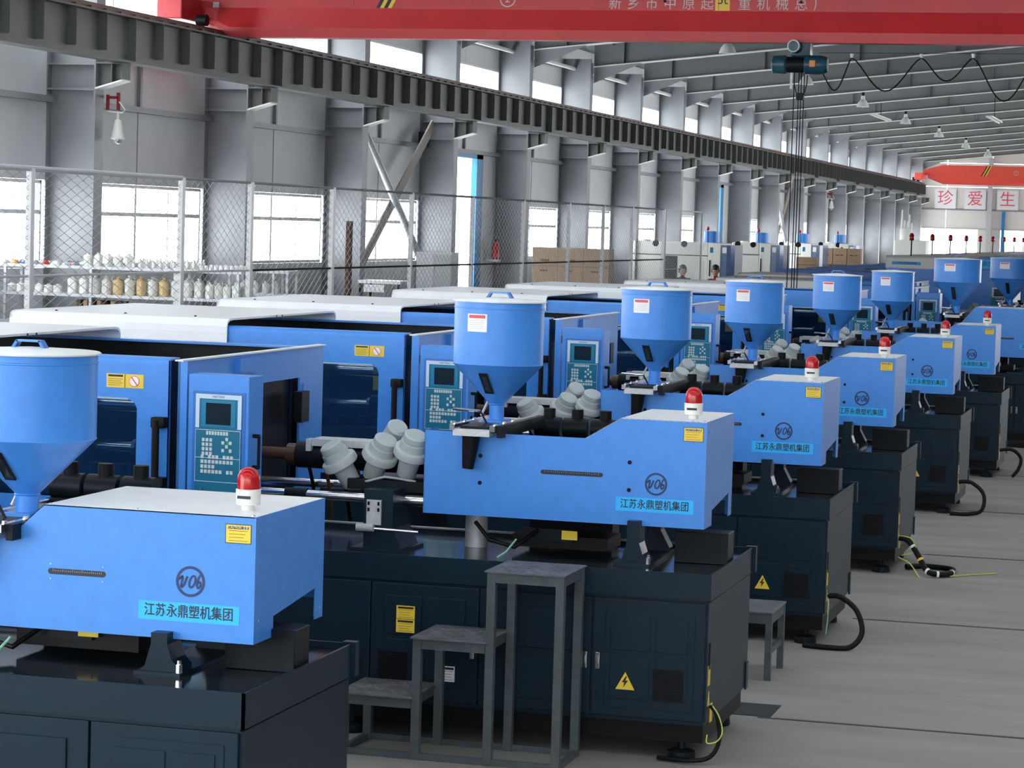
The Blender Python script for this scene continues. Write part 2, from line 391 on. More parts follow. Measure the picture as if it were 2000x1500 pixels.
# ================================================================ bridge cranes
def crane(y, label, paint, name_txt, num, yl, near):
    c = thing('bridge_crane', label, 'crane', (0, y, 0), 0)
    SH = -.42 if near else 0
    zb = 5.625 if near else 5.58; xl = -14.9 if near else -14.6; xr = 15
    b = MB()
    n = [(xl+.55, zb), (xr, zb), (xr, zb+.16), (xl+.45, zb+.16)]
    # lower box, bevel band, upper web (cross-section constant along X, tapered at left)
    def sec(zf, w): return zf, w
    prof = [(-.16, 0), (.16, 0), (.16, .15), (.30, .15), (.30, 1.0), (-.30, 1.0), (-.30, .44), (-.16, .15)]
    L = []; 
    for x, cut in (((-15.6, .42), (-14.98, 0), (xr, 0)) if near else ((xl+.1, .30), (xl+.9, 0), (xr, 0))):
        ring = []
        for (yy, z) in prof:
            zz = z
            if cut: zz = max(z, cut) if z < cut else min(z, .80)
            ring.append(b.b.verts.new((x, yy, zb+zz)))
        L.append(ring)
    for A, B in zip(L, L[1:]):
        for k in range(len(prof)):
            b.b.faces.new((A[k], A[(k+1) % 8], B[(k+1) % 8], B[k]))
    b.b.faces.new(L[0]); b.b.faces.new(L[-1][::-1])
    b.mi(paint); b.build('main_girder', parent=c)
    jm = MB().box(-.004, .004, -.306, -.3, .45, 1.0, paint).mesh('weld_seam')
    for k in range(9): obj('weld_seam', jm, c, (xl+2+1.9*k, 0, zb))
    e = MB(); e.box(xl-.5+SH, xl-.08+SH, -1.1, 1.1, zb+.2, zb+.55, paint, bev=.02); e.box(xl-.12+SH, xl+.25+SH, -.29, .29, zb+.45, zb+.75, paint)
    e.build('end_carriage', parent=c)
    for s in (-.95, .95):
        MB().cyl((-15.2, s, 5.812), (-15.04, s, 5.812), .09, n=18, m=DARK).build('wheel', parent=c)
    MB().box(-15.2, -15.1, -.335, -.30, zb+.44, zb+.52, STEEL).build('junction_plate', parent=c)
    ys = -.3025
    for k in range(4):
        x0 = -12.53 + k*.0625 if near else -11.75+k*.07
        MB().prism([(x0, zb+.45), (x0+.062, zb+.45), (x0+.062+.28, zb+.98), (x0+.28, zb+.98)], 'y', ys-.002, ys, INK if k % 2 == 0 else YEL).build('hazard_stripe', parent=c)
    cx = -10.44 if near else -9.95; cz = zb+(.60 if near else .66)
    r = MB()
    for k in range(28):
        a0 = 2*PI*k/28; a1 = 2*PI*(k+.9)/28
        R0, R1 = .105, .125
        r.prism([(R0*math.cos(a0), R0*math.sin(a0)), (R1*math.cos(a0), R1*math.sin(a0)), (R1*math.cos(a1), R1*math.sin(a1)), (R0*math.cos(a1), R0*math.sin(a1))], 'y', -.002, 0, WHITEP)
    r.build('number_ring', parent=c, loc=(cx, ys, cz)); text('number', num, .17, WHITEP, c, (cx, ys-.001, cz))
    if near:
        chars = '新乡市中原起 重机械总厂'
        for k, ch in enumerate(chars):
            if ch != ' ': text('lettering', ch, .20, WHITEP, c, (-8.77+k*.28, ys-.001, zb+.535))
        MB().box(-.11, .11, -.003, 0, -.14, .14, YEL).build('capacity_plate', parent=c, loc=(-7.14, ys, zb+.585))
        text('lettering', '5t', .19, INK, c, (-7.14, ys-.005, zb+.60))
        for x in (-8.01, -5.97): MB().cyl((x, ys-.02, zb+.58), (x, ys, zb+.58), .022, n=12, m=BLACK).build('round_hole', parent=c)
    return c
crane(37.9, 'large red overhead bridge crane beam across the top of the photo', CRANE, '', '2', 0, True)
crane(135.6, 'distant orange-red bridge crane in front of the end wall', CRANE2, '', '1', 0, False)
# hoist
h = thing('electric_hoist', 'greasy blue electric rope hoist hanging under the near red crane', 'hoist', (-6.0, 37.9, 5.31))
b = MB(); b.lathe((0, 0, 0), [(0, -.42), (.10, -.42), (.13, -.40), (.14, -.22), (.12, -.2), (.11, -.18), (.11, .06), (.14, .08), (.14, .30), (.12, .38), (.10, .41), (0, .41)], n=28, m=HOISTB, rot=Matrix.Rotation(PI/2, 3, 'Y'))
b.build('drum_housing', parent=h)
MB().cyl((-.2, 0, 0), (.08, 0, 0), .118, n=24, m=DARK).build('rope_drum', parent=h)
b = MB(); b.cyl((-.05, -.36, .25), (-.05, -.1, .25), .095, n=20, m=HOISTB); b.box(-.14, .16, -.12, .18, .12, .44, HOISTB, bev=.02); b.build('travel_motor', parent=h)
MB().lathe((-.05, -.36, .25), [(.082, 0), (.095, .012), (.088, .02), (.075, .018)], n=24, m=STEEL, rot=Matrix.Rotation(PI/2, 3, 'X')).build('motor_ring', parent=h); MB().cyl((-.05, -.375, .25), (-.05, -.36, .25), .08, n=20, m=HOISTB).build('motor_cover', parent=h)
MB().box(.16, .25, -.17, -.13, -.04, .06, ORANGE, bev=.01).build('control_box', parent=h)
MB().box(-.06, .14, -.05, .05, .08, .3, DARK).build('hanger', parent=h)
MB().box(-.14, -.11, -.03, .03, -.36, -.12, STEEL).build('rope_guide', parent=h)
for k, x in enumerate((-.075, -.01, .025, .065)): MB().cyl((x, -.03+.02*k, -3.55), (x, -.03+.02*k, -.1), .008, n=6, m=BLACK).build('wire_rope', parent=h)
MB().box(-.04, .07, -.05, .05, -.52, -.42, DARK, bev=.01).build('limit_weight', parent=h)
pts = [(-.1+.02*math.cos(t)+.12*(1-math.cos(t)), -.03, -.15-.33*math.sin(t)) for t in [PI*k/14 for k in range(15)]]
MB().tube(pts, .008, n=6, m=BLACK).build('cable_loop', parent=h)
b = MB(); b.box(-.03, .03, -.04, .04, -3.8, -3.55, YEL, bev=.01); b.build('hook_block', parent=h)
# festoon cable
fc = thing('festoon_cable', 'black drooping cable strung in waves to the right of the hoist', 'cable', (0, 37.9, 0))
hooks = [(-5.24, 5.42), (-4.22, 5.43), (-3.47, 5.44), (-2.54, 5.45)]
lows = [4.94, 4.94, 5.1, 4.82]
P = []; prev = (-5.72, 5.24)
for (hx, hz), lz in zip(hooks, lows):
    for k in range(16):
        t = k/16; x = prev[0]+(hx-prev[0])*t; w = math.sin(PI*t)**1.5; base = prev[1]+(hz-prev[1])*t
        P.append((x, 0, base+(lz-base)*w))
    prev = (hx, hz)
MB().tube(P, .011, n=6, m=BLACK).build('cable', parent=fc)
for hx, hz in hooks[:3]: MB().cyl((hx, 0, hz), (hx, 0, hz+.06), .018, .03, n=10, m=WHITE).build('cable_hook', parent=fc)
MB().cyl((-5.72, 0, 5.49), (0, 0, 5.52), .005, n=4, m=DARK).build('support_wire', parent=fc)
# ================================================================ high bay lamps
lpm = [('shade', MB().lathe((0, 0, 0), [(.0, .36), (.06, .36), (.07, .24), (.10, .22), (.17, .12), (.21, .0), (.2, 0), (.16, .11), (.05, .2)], n=20, m=LAMPW).mesh('shade')),
       ('lamp_housing', MB().cyl((0, 0, .34), (0, 0, .50), .05, n=12, m=DARK).mesh('lamp_housing')),
       ('suspension_rod', MB().cyl((0, 0, .5), (0, 0, 1.04), .012, n=6, m=DARK).mesh('rod')),
       ('bulb', MB().lathe((0, 0, .0), [(0, -.02), (.05, 0), (.06, .06), (.04, .12), (0, .14)], n=12, m=WHITE).mesh('bulb'))]
for k in range(8):
    y = 59.3+12*k
    if y > 142: break
    l = thing('high_bay_lamp', 'white bell-shaped high bay lamp under the roof, %s from the left' % ORD[k], 'lamp', (-11.1, y, 6.95), 0, 'high bay lamps')
    for n_, me in lpm: obj(n_, me, l)
for k, (x, y) in enumerate(((-11.6, 92), (-7.6, 92))):
    l = thing('strip_light', ('slanted white strip light between two bell lamps', 'slanted white strip light at the right edge')[k], 'lamp', (x, y, 7.0))
    MB().box(-.12, .12, -2.2, 2.2, 0, .05, LAMPW).build('reflector', parent=l); MB().cyl((0, -2.1, -.02), (0, 2.1, -.02), .02, n=8, m=WHITE).build('tube', parent=l)
    MB().box(-.01, .01, -.01, .01, .05, .9, DARK).build('hanger', parent=l)
# slogan panels
for k, (ch, x) in enumerate((('珍', -14.25), ('爱', -12.63), ('生', -10.88), ('命', -9.2))):
    s = thing('slogan_panel', ('leftmost white slogan panel with a red character on the far wall', 'middle white slogan panel, just left of the wind post', 'white slogan panel right of the wind post on the far wall', 'white slogan panel beyond the right edge')[k], 'sign', (x, YE-.1, 4.93))
    MB().box(-.58, .58, -.02, .03, -.53, .53, WHITE).build('board', parent=s)
    text('lettering', ch, .88, SIGNR, s, (0, -.025, 0), depth=.004)
# ================================================================ fence
fe = thing('wire_mesh_fence', 'tall galvanized wire mesh fence with white posts behind the machines', 'fence', (-12, 0, 0))
FP = [20.6, 24.7, 28.8, 31.1, 34.3, 38.0, 41.4, 44.7, 48.1, 51.0, 53.7, 57.0]
FENM = mat('galvanized_wire', (.42, .43, .44), .5, metal=.2)
POSTM = mat('zinc_post', (.58, .59, .60), .45, metal=.15)
for i, y in enumerate(FP):
    t = .045 if i in (1, 2, 3, 4, 8, 10) else .03
    MB().box(-.03, .03, y-t, y+t, 0, 3.27, POSTM).build('post', parent=fe)
for a, b_ in zip(FP, FP[1:]):
    MB().cyl((0, a, 3.26), (0, b_, 3.26), .018 if a > 28 else .03, n=8, m=COLM if a > 28 else POSTM).build('top_rail', parent=fe)
    MB().cyl((0, a, 2.13), (0, b_, 2.13), .015, n=8, m=DARK if a > 30 else POSTM).build('middle_rail', parent=fe)
    px, pz = (.30, .105) if a < 28 else (.2, .12)
    z0, z1 = 1.2, 3.24; b = MB(); sl = pz/px; hgt = z1-z0
    y0 = a-hgt/sl
    while y0 < b_:
        for sgn in (1, -1):
            ya, yb = max(a, y0), min(b_, y0+hgt/sl)
            if yb-ya > .02:
                za, zb = z0+(ya-y0)*sl, z0+(yb-y0)*sl
                if sgn < 0: za, zb = z0+z1-za, z0+z1-zb
                b.cyl((0, ya, za), (0, yb, zb), .0035, n=3, m=FENM, caps=False)
        y0 += px
    o = b.build('mesh_panel', parent=fe); o['kind'] = 'stuff'
g2 = thing('wire_mesh_gate', 'separate grey mesh gate leaf standing at the right end of the fence', 'gate', (-12, 57.2, 0))
b = MB(); b.bar((0, 0, 0), (0, 0, 3.27), .025, COLM); b.bar((-.2, 5.3, 0), (-.2, 5.3, 3.27), .025, COLM); b.bar((0, 0, 3.26), (-.2, 5.3, 3.26), .02, COLM); b.bar((0, 0, 1.9), (-.1, 2.7, 1.9), .012, COLM); b.build('gate_frame', parent=g2)
b = MB()
for k in range(42):
    a = -2.0/.6+k*.16
    ya, yb = max(0, a), min(5.3, a+2/.6)
    if yb > ya: b.cyl((-.1, ya, 1.25+(ya-a)*.6), (-.1, yb, 1.25+(yb-a)*.6), .003, n=3, m=FENM, caps=False); b.cyl((-.1, ya, 3.25-(ya-a)*.6), (-.1, yb, 3.25-(yb-a)*.6), .003, n=3, m=FENM, caps=False)
o = b.build('mesh_panel', parent=g2); o['kind'] = 'stuff'
# ================================================================ injection molding machines
def key_rects():
    """(x,z,w,h) of the pale keys, keypad local coords, origin at keypad centre"""
    R = []
    for k in range(8): R.append((-.062+.0172*k, .128, .0125, .02))
    for i in range(3):
        for j in range(4): R.append((-.085+.023*i, .090-.025*j, .016, .018))
    for dx, dz in ((.058, .098), (.035, .078), (.081, .078), (.058, .058), (.035, .036), (.081, .036)): R.append((dx, dz, .016, .018))
    for j, row in enumerate(('x.xxx.xxx', 'xxxxxxxxx', 'xxxx.....', 'xxxxxx.xx')):
        for i, c in enumerate(row):
            if c == 'x': R.append((-.09+.0225*i, -.002-.027*j, .0165, .019))
    return R
def ring_mesh(m, R0, R1, n=36):
    b = MB()
    for k in range(n):
        a0 = 2*PI*k/n; a1 = 2*PI*(k+1)/n
        b.prism([(R0*math.cos(a0), R0*math.sin(a0)), (R1*math.cos(a0), R1*math.sin(a0)), (R1*math.cos(a1), R1*math.sin(a1)), (R0*math.cos(a1), R0*math.sin(a1))], 'y', -.0015, 0, m)
    return b.mesh('logo_ring')
RINGM = ring_mesh(NAVY, .0515, .0625)
def stroke(pts, r, m):
    b = MB()
    for p, q in zip(pts, pts[1:]):
        d = (Vector((q[0]-p[0], q[1]-p[1]))).normalized(); n = Vector((-d.y, d.x))*r; e = d*r*.5
        b.prism([(p[0]-n.x-e.x, p[1]-n.y-e.y), (q[0]-n.x+e.x, q[1]-n.y+e.y), (q[0]+n.x+e.x, q[1]+n.y+e.y), (p[0]+n.x-e.x, p[1]+n.y-e.y)], 'y', -.0018, -.0003, m)
    return b
def logo_strokes():
    b = stroke([(-.058, .0), (-.045, .012), (-.036, .020), (-.034, .012), (-.040, -.018), (-.036, -.024), (-.026, -.012), (-.018, .010), (-.014, .018)], .0044, NAVY)
    for pts in ([(.008+.012*math.cos(t)+.006*math.sin(t), .0+.024*math.sin(t)) for t in [2*PI*k/14 for k in range(15)]],
                [(.048, .034), (.036, .020), (.028, -.004), (.028, -.020), (.034, -.026), (.042, -.018), (.045, -.006), (.040, .002), (.030, -.008)]):
        for p, q in zip(pts, pts[1:]):
            d = (Vector((q[0]-p[0], q[1]-p[1]))).normalized(); n = Vector((-d.y, d.x))*.0042
            b.prism([(p[0]-n.x, p[1]-n.y), (q[0]-n.x, q[1]-n.y), (q[0]+n.x, q[1]+n.y), (p[0]+n.x, p[1]+n.y)], 'y', -.0018, -.0003, NAVY)
    return b.mesh('logo_digits')
LOGOM = logo_strokes()
NAMEP = MB().box(-.217, .217, -.0015, 0, -.038, .038, CYAN).mesh('name_plate')
NAMET = textmesh('江苏永鼎塑机集团', .056, INK, depth=.0006, bold=.0005, sx=.86)
CAUT = lines_label(.105, .072, YEL, RUST, INK, 4, INK).mesh('caution_label')
CAUTT = textmesh('CAUTION 注意', .0125, WHITE, depth=.0003)
DANG = lines_label(.13, .10, WHITE, GREYP, PINK, 5, PINK).mesh('danger_label')
DANGT = textmesh('DANGER 危险', .012, WHITE, depth=.0003)
SCREW = MB().cyl((0, -.004, 0), (0, 0, 0), .005, n=8, m=CHROME).mesh('screw')
PLUG = MB().cyl((0, -.003, 0), (0, 0, 0), .0115, n=14, m=BLACK).mesh('plug')
TRI = MB().prism([(-.052, -.045), (.052, -.045), (0, .05)], 'y', -.0015, 0, YEL)
TRI.prism([(.004, .028), (-.018, -.006), (-.004, -.006), (-.010, -.034), (.016, .004), (.002, .004), (.010, .028)], 'y', -.0025, -.0015, INK); TRI = TRI.mesh('high_voltage_sign')
def beacon(parent, x, y, z, s=1):
    w = MB().lathe((0, 0, 0), [(0, 0), (.028, 0), (.028, .02), (.050, .024), (.0515, .085), (.046, .088), (0, .088)], n=24, m=CREAM2).build('warning_light', parent=parent, loc=(x, y, z))
    w['label'] = 'red rotating beacon on pale base'
    w.scale = (s, s, s)
    MB().lathe((0, 0, 0), [(.047, .086), (.047, .125), (.044, .145), (.034, .163), (.018, .173), (0, .176)], n=24, m=REDL).build('beacon_dome', parent=w)
    MB().box(-.028, .028, -.053, -.049, .05, .062, INK).build('maker_label', parent=w)
def hopper(parent, x, y, r, zt, zc, zn, zb, rn):
    b = MB(); b.lathe((0, 0, 0), [(r-.008, zt), (r, zt), (r, zt-.028), (r+.003, zt-.030), (r+.003, zt-.036), (r, zt-.038), (r, zc), (r+.003, zc-.003), (r, zc-.006), (rn+.003, zn), (rn+.006, zn-.004), (rn, zn-.01), (rn, zb), (rn-.01, zb)], n=56, m=BLUE)
    hb = b.build('hopper', parent=parent, loc=(x, y, 0))
    MB().lathe((0, 0, 0), [(r+.012, zt), (r+.014, zt+.006), (r+.008, zt+.010), (0, zt+.028)], n=56, m=CREAM).build('hopper_lid', parent=hb)
    hd = MB()
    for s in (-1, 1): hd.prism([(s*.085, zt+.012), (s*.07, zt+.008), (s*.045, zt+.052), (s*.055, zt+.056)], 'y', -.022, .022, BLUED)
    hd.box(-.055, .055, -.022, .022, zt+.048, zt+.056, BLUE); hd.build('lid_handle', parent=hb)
    # curved danger label on the cylinder
    lb = MB(); n = 8; z1, z0 = zt-.065, zt-.165; th0 = math.radians(-118); th1 = math.radians(-90)
    def arc(R, za, zb_, t0, t1, m):
        for k in range(n):
            a, c = t0+(t1-t0)*k/n, t0+(t1-t0)*(k+1)/n
            q = [lb.b.verts.new(p) for p in ((R*math.cos(a), R*math.sin(a), za), (R*math.cos(c), R*math.sin(c), za), (R*math.cos(c), R*math.sin(c), zb_), (R*math.cos(a), R*math.sin(a), zb_))]
            f = lb.b.faces.new(q); lb._tag([f], m)
    arc(r+.0015, z0, z1, th0, th1, WHITE); arc(r+.0022, z1-.024, z1-.006, th0+.04, th1-.04, PINK)
    for k in range(5): arc(r+.0022, z1-.038-.011*k, z1-.036-.011*k, th0+.05, th1-.06-.02*(k % 3), GREYP)
    lb.build('danger_label', parent=hb)
    ang = math.radians(-97); a = Vector((math.cos(ang), math.sin(ang), 0)); p0 = a*(rn+(r-rn)*.80)+Vector((0, 0, zn+(zc-zn)*.80)); p1 = a*(rn+(r-rn)*.30)+Vector((0, 0, zn+(zc-zn)*.30)); side = Vector((-a.y, a.x, 0))
    dirn = (p1-p0).normalized(); nrm = side.cross(dirn).normalized()
    if nrm.dot(a) < 0: nrm = -nrm
    sg = MB()
    def quad(p, q, w, off, t, m):
        vs = [p-side*w+nrm*off, p+side*w+nrm*off, q+side*w+nrm*off, q-side*w+nrm*off]; us = [v+nrm*t for v in vs]
        A = [sg.b.verts.new(v) for v in vs]; B = [sg.b.verts.new(v) for v in us]; fs = [sg.b.faces.new(A[::-1]), sg.b.faces.new(B)]+[sg.b.faces.new((A[k], A[(k+1) % 4], B[(k+1) % 4], B[k])) for k in range(4)]
        sg._tag(fs, m)
    base = .004
    quad(p0, p1, .026, base, .008, DARK); quad(p0+dirn*.02, p1-dirn*.02, .016, base+.008, .002, SCREEN)
    sg.build('sight_glass', parent=hb)
    return hb
def blower(parent, p, ax, s=1):
    R = Vector(ax).normalized().to_track_quat('Z', 'Y').to_matrix()
    b = MB(); b.lathe((0, 0, 0), [(0, .135*s), (.052*s, .135*s), (.062*s, .128*s), (.064*s, .100*s), (.058*s, .098*s), (.058*s, .092*s), (.070*s, .088*s), (.074*s, .050*s), (.092*s, .046*s), (.096*s, .038*s), (.097*s, .008*s), (.090*s, 0), (.058*s, -.002*s), (.052*s, -.115*s), (.049*s, -.12*s), (0, -.12*s)], n=28, m=GREYP, rot=R)
    return b.build('barrel_blower', parent=parent, loc=p)
def machine(loc, label, small=False, big=False, dz=0, tall=0):
    m = thing('injection_molding_machine', label, 'machine', loc, 0, 'blue injection molding machines in a row')
    # --- cabinet base
    L0 = -2.72
    b = MB(); b.box(L0, -.012, .012, 1.262, .20, .87, TEAL); bc = b.build('base_cabinet', parent=m)
    edges = [(-.622, -.012), (-1.25, -.632), (-1.868, -1.26), (-2.5, -1.878)]
    for k, (x0, x1) in enumerate(edges):
        d = MB(); d.box(x0, x1, -.006, .012, .222, .855, TEAL, bev=.004)
        if k == 0: cells = [(x0+.10, x0+.315, .58, .765), (x0+.345, x1-.09, .58, .765), (x0+.10, x0+.315, .32, .55), (x0+.345, x1-.09, .32, .55)]; d.box(x0+.07, x1-.055, -.010, -.006, .27, .805, TEAL, bev=.0018)
        elif k == 2: cells = [(x0+.08, x0+.285, .58, .79), (x0+.32, x1-.075, .58, .79), (x0+.08, x0+.285, .30, .55), (x0+.32, x1-.075, .30, .55)]
        elif k == 1: cells = [(x0+.09, x1-.09, .56, .78), (x0+.09, x1-.09, .28, .52)]
        else: cells = []
        for (a, c, e, f) in cells: d.box(a, c, -.015, -.009, e, f, TEAL, bev=.0028)
        dd = d.build('cabinet_door', parent=m)
        if k < 3:
            lx = x0+.03 if k == 0 else x1-.03
            MB().box(lx-.013, lx+.013, -.014, -.006, .47, .56, CHROME, bev=.003).box(lx-.006, lx+.006, -.022, -.012, .50, .54, CHROME).build('latch', parent=dd)
        if k == 0 or k == 2:
            v = MB(); vx = x1-.19 if k == 0 else x0+.13; vz = .41 if k == 0 else .40
            v.box(vx-.082, vx+.082, -.020, -.008, vz-.082, vz+.082, BLACK)
            for j in range(11): v.box(vx-.065, vx+.065, -.024, -.019, vz-.066+.0125*j, vz-.061+.0125*j, DARK)
            v.build('vent_grille', parent=dd)
        if k == 0: obj('high_voltage_sign', TRI, dd, (-.435, -.0155, .415))
        if k == 2:
            for z in (.70, .625): o = obj('caution_label', CAUT, dd, (-1.67, -.0165, z)); 
            o = obj('notice_label', lines_label(.075, .085, WHITE, INK, INK, 4).mesh('notice_label'), dd, (-1.42, -.0155, .38))
    b = MB(); b.box(-.012, .0, .012, 1.262, .222, .86, TEAL); e = b.build('end_panel', parent=m)
    b = MB(); b.box(0, .006, .055, .075, .50, .64, BLACK); b.build('handle_recess', parent=e)
    for y, z, w_, h_, mm in ((.05, .44, .055, .11, YEL), (.13, .23, .07, .10, YEL)): MB().box(.0, .002, y, y+w_, z-.03, z+h_-.03, mm).build('caution_label', parent=e)
    MB().prism([(.05, .30), (.11, .30), (.08, .38)], 'x', 0, .002, YEL).build('high_voltage_sign', parent=e)
    MB().box(0, .01, 1.19, 1.25, .20, .36, TEAL).build('corner_bracket', parent=e)
    t = MB(); t.box(L0, .0, 0, 1.27, .873, .985, TRAY); tr = t.build('tray_top', parent=m)
    b = MB(); b.box(L0, .012, -.010, .0, .872, 1.012, TEAL); b.box(.0, .012, -.010, 1.28, .872, 1.012, TEAL); b.box(L0, .012, 1.27, 1.28, .872, 1.012, TEAL); b.box(-.03, .03, 1.25, 1.30, .872, 1.020, TEAL)
    b.build('tray_rim', parent=m)
    MB().box(L0, -.02, .05, 1.2, .10, .20, BLACK).build('plinth', parent=m)
    for x, y in ((-.14, .10), (-.14, 1.12), (-2.0, .10), (-2.0, 1.12)):
        f = MB(); f.lathe((x, y, 0), [(0, 0), (.075, 0), (.078, .012), (.074, .045), (.05, .055), (.022, .06), (.018, .12), (0, .12)], n=24, m=DARK); f.build('levelling_foot', parent=m)
    # --- injection cover
    if small: xl, zlo, zst, xs0, xs1, zt = -2.6, 1.125+dz, 1.49, -1.20, -1.04, 1.635
    elif big: xl, zlo, zst, xs0, xs1, zt = -2.5, 1.21, 1.66, -1.42, -1.23, 1.88
    else: xl, zlo, zst, xs0, xs1, zt = -1.722, 1.200, 1.665, -.80, -.605, 1.785
    ye0, ye1, xr = .42, 1.24, -.125
    top = [(xl, zst), (xs0, zst), (xs1, zt), (xr, zt)]
    b = MB(); T = .004
    b.prism([(xl, zlo)]+top+[(xr, zlo)], 'y', ye0, ye0+T, BLUE); 
    b.prism([(xl, zlo+.08), (xl, zst-.16), (xs0+.02, zst-.16), (xs1, zt), (xr, zt), (xr, zlo+.08)], 'y', ye1-T, ye1, BLUE)
    b.prism([(xs0, zst-T), (xs1, zt-T), (xr, zt-T), (xr, zt), (xs1, zt), (xs0, zst)], 'y', ye0, ye1, CREAM)  # top sheet coloured near white to stand in for bright overhead light
    b.prism([(ye0, zlo), (ye0, zt), (ye1, zt), (ye1, zlo-.0), (ye1-.10, zlo-.0), (ye1-.10, zlo+.135), (ye0+.22, zlo+.085), (ye0+.22, zlo+.0)], 'x', xr, xr+T, BLUE)
    b.prism([(ye0, zlo), (ye0, zst), (ye0+.25, zst), (ye0+.25, zlo)], 'x', xl, xl+T, BLUE)
    b.box(xr-.03, xr, ye1-.02, ye1, zlo, zlo+.2, BLUE)
    cv = b.build('injection_cover', parent=m)
    MB().box(xl+.1, xs0, .60, 1.15, zlo+.05, zst-.09, DARK).box(xs0, xs1+.1, .55, 1.2, zlo+.1, zst-.02, BLACK).build('dark_cover_filler', parent=m)  # dark blocks added so the open cover looks dark from above
    for (x, z) in ((xs1+.02, zt), (xs1+.4, zt), (-.14, zt), ): MB().cyl((x, ye0+.02, z), (x, ye0+.02, z+.006), .007, n=8, m=CHROME).build('screw', parent=cv)
    for (y, z) in ((.46, zt-.06), (.46, zlo+.09), (ye1-.05, zt-.12), (ye1-.04, zlo+.04)): MB().cyl((xr+T, y, z), (xr+T+.004, y, z), .006, n=8, m=CHROME).build('screw', parent=cv)
    sx, sz = (-.89, 1.365) if small else (-.87, 1.467)
    rl = .115 if small else .165
    rr = MB(); pts = [(sx-rl+.012*math.cos(t), sz+.012*math.sin(t)) for t in [PI/2+PI*k/8 for k in range(9)]]+[(sx+rl+.012*math.cos(t), sz+.012*math.sin(t)) for t in [-PI/2+PI*k/8 for k in range(9)]]
    rr.prism(pts, 'y', ye0-.002, ye0, INK)
    for k in range(26): rr.box(sx-rl+.01+k*rl*2/27, sx-rl+.0115+k*rl*2/27, ye0-.0026, ye0-.002, sz, sz+(.006 if k % 5 else .009), GREYP)
    rr.build('stroke_ruler', parent=cv)
    for ux_, uz in ((-1, 1), (1, 1), (-1, -1), (1, -1)): obj('screw', SCREW, cv, (sx+ux_*(rl+.0), ye0, sz+uz*.03)).scale = (.6, 1, .6)
    if not small:
        for x, z in ((-1.395, 1.537), (-1.395, 1.386), (-.545, 1.545), (-.545, 1.393)): obj('plug', PLUG, cv, (x, ye0, z))
    lx, lz = (-.395, 1.361) if small else (-.394, 1.433+(.05 if big else 0))
    obj('logo_ring', RINGM, cv, (lx, ye0, lz)); obj('logo_digits', LOGOM, cv, (lx, ye0, lz))
    np_ = obj('name_plate', NAMEP, cv, (lx-.005, ye0, lz-.118-(.008 if small else 0)))
    obj('lettering', NAMET, cv, (lx-.005, ye0-.0022, lz-.118-(.008 if small else 0)), FRONT)
    obj('caution_label', CAUT, cv, (-.195, ye0-.0016, zt-.07)); obj('lettering', CAUTT, cv, (-.195, ye0-.0026, zt-.0445), FRONT)
    beacon(m, -.245, .65, zt)
    # --- supports under the cover
    def pedestal(x, z1):
        p = MB(); p.prism([(x-.085, .985), (x+.085, .985), (x+.085, 1.02), (x+.055, 1.05), (x+.035, 1.11), (x+.035, z1), (x-.035, z1), (x-.035, 1.11), (x-.06, 1.02), (x-.085, 1.0)], 'y', .36, .50, TEAL)
        p.prism([(x-.085, .985), (x+.085, .985), (x+.085, 1.02), (x+.03, 1.12), (x+.03, z1), (x-.03, z1), (x-.03, 1.12), (x-.085, 1.0)], 'y', .95, 1.05, TEAL)
        p.box(x-.1, x+.1, .34, 1.08, .985, 1.0, TEAL); p.build('pedestal', parent=m)
        MB().cyl((x+.09, .36, 1.0), (x+.09, .36, 1.035), .014, n=6, m=CHROME).cyl((x+.09, .36, 1.035), (x+.09, .36, 1.05), .009, n=8, m=CHROME).build('bolt', parent=m)
    pedestal(-.50, zlo+.03)
    MB().box(-.32, -.02, .62, .80, .986, 1.16, DARK, bev=.003).build('junction_box', parent=m)
    MB().box(-1.25, -.70, .62, .95, 1.02, 1.09, BLACK).box(-1.2, -.9, .60, .62, 1.06, 1.13, DARK).build('drive_housing', parent=m)
    MB().box(-.96, -.87, .595, .5999, 1.075, 1.125, YEL).build('caution_label', parent=m)
    MB().cyl((-1.50, .75, .986), (-1.50, .75, 1.2), .065, n=20, m=STEEL).build('hydraulic_cylinder', parent=m)
    MB().cyl((-2.66, 1.19, 1.02), (-.3, 1.19, 1.02), .008, n=6, m=STEEL).build('rear_rail', parent=m)
    MB().tube([(-1.45, .55, 1.15), (-1.35, .5, 1.06), (-1.2, .48, 1.03), (-1.1, .6, 1.12)], .012, n=8, m=BLACK).build('hose', parent=m)
    MB().tube([(-1.25, .30, .99), (-1.21, .34, 1.02), (-1.17, .40, 1.085)], .006, n=6, m=mat('pale_green_hose', (.25, .5, .38), .5) if 'gh' not in KIDS else KIDS['gh']).build('air_hose', parent=m)
    # carriage bracket with rods
    p = MB(); p.box(-2.03, -1.86, .30, .62, 1.10, 1.325, TEAL); p.prism([(-2.03, .985), (-1.80, .985), (-1.86, 1.11), (-2.03, 1.11)], 'y', .30, .62, TEAL); p.box(-2.1, -1.78, .28, .64, .985, 1.0, TEAL)
    p.build('carriage_bracket', parent=m)
    q = MB(); q.box(-2.01, -1.925, .286, .30, 1.13, 1.27, STEEL)
    for x, z in ((-1.998, 1.25), (-1.94, 1.25), (-1.998, 1.215), (-1.94, 1.215)): q.box(x-.006, x+.006, .282, .287, z-.01, z+.01, BLACK)
    q.build('bolted_plate', parent=m)
    MB().cyl((-2.06, .27, 1.115), (-1.96, .27, 1.115), .022, n=14, m=GREYP).cyl((-1.96, .27, 1.113), (-1.70, .27, 1.108), .008, n=10, m=CHROME).build('limit_rod', parent=m)
    for y in (.45, 1.05): MB().cyl((-2.94, y, 1.262), (-2.03, y, 1.262), .026, n=18, m=CHROME).build('guide_rod', parent=m)
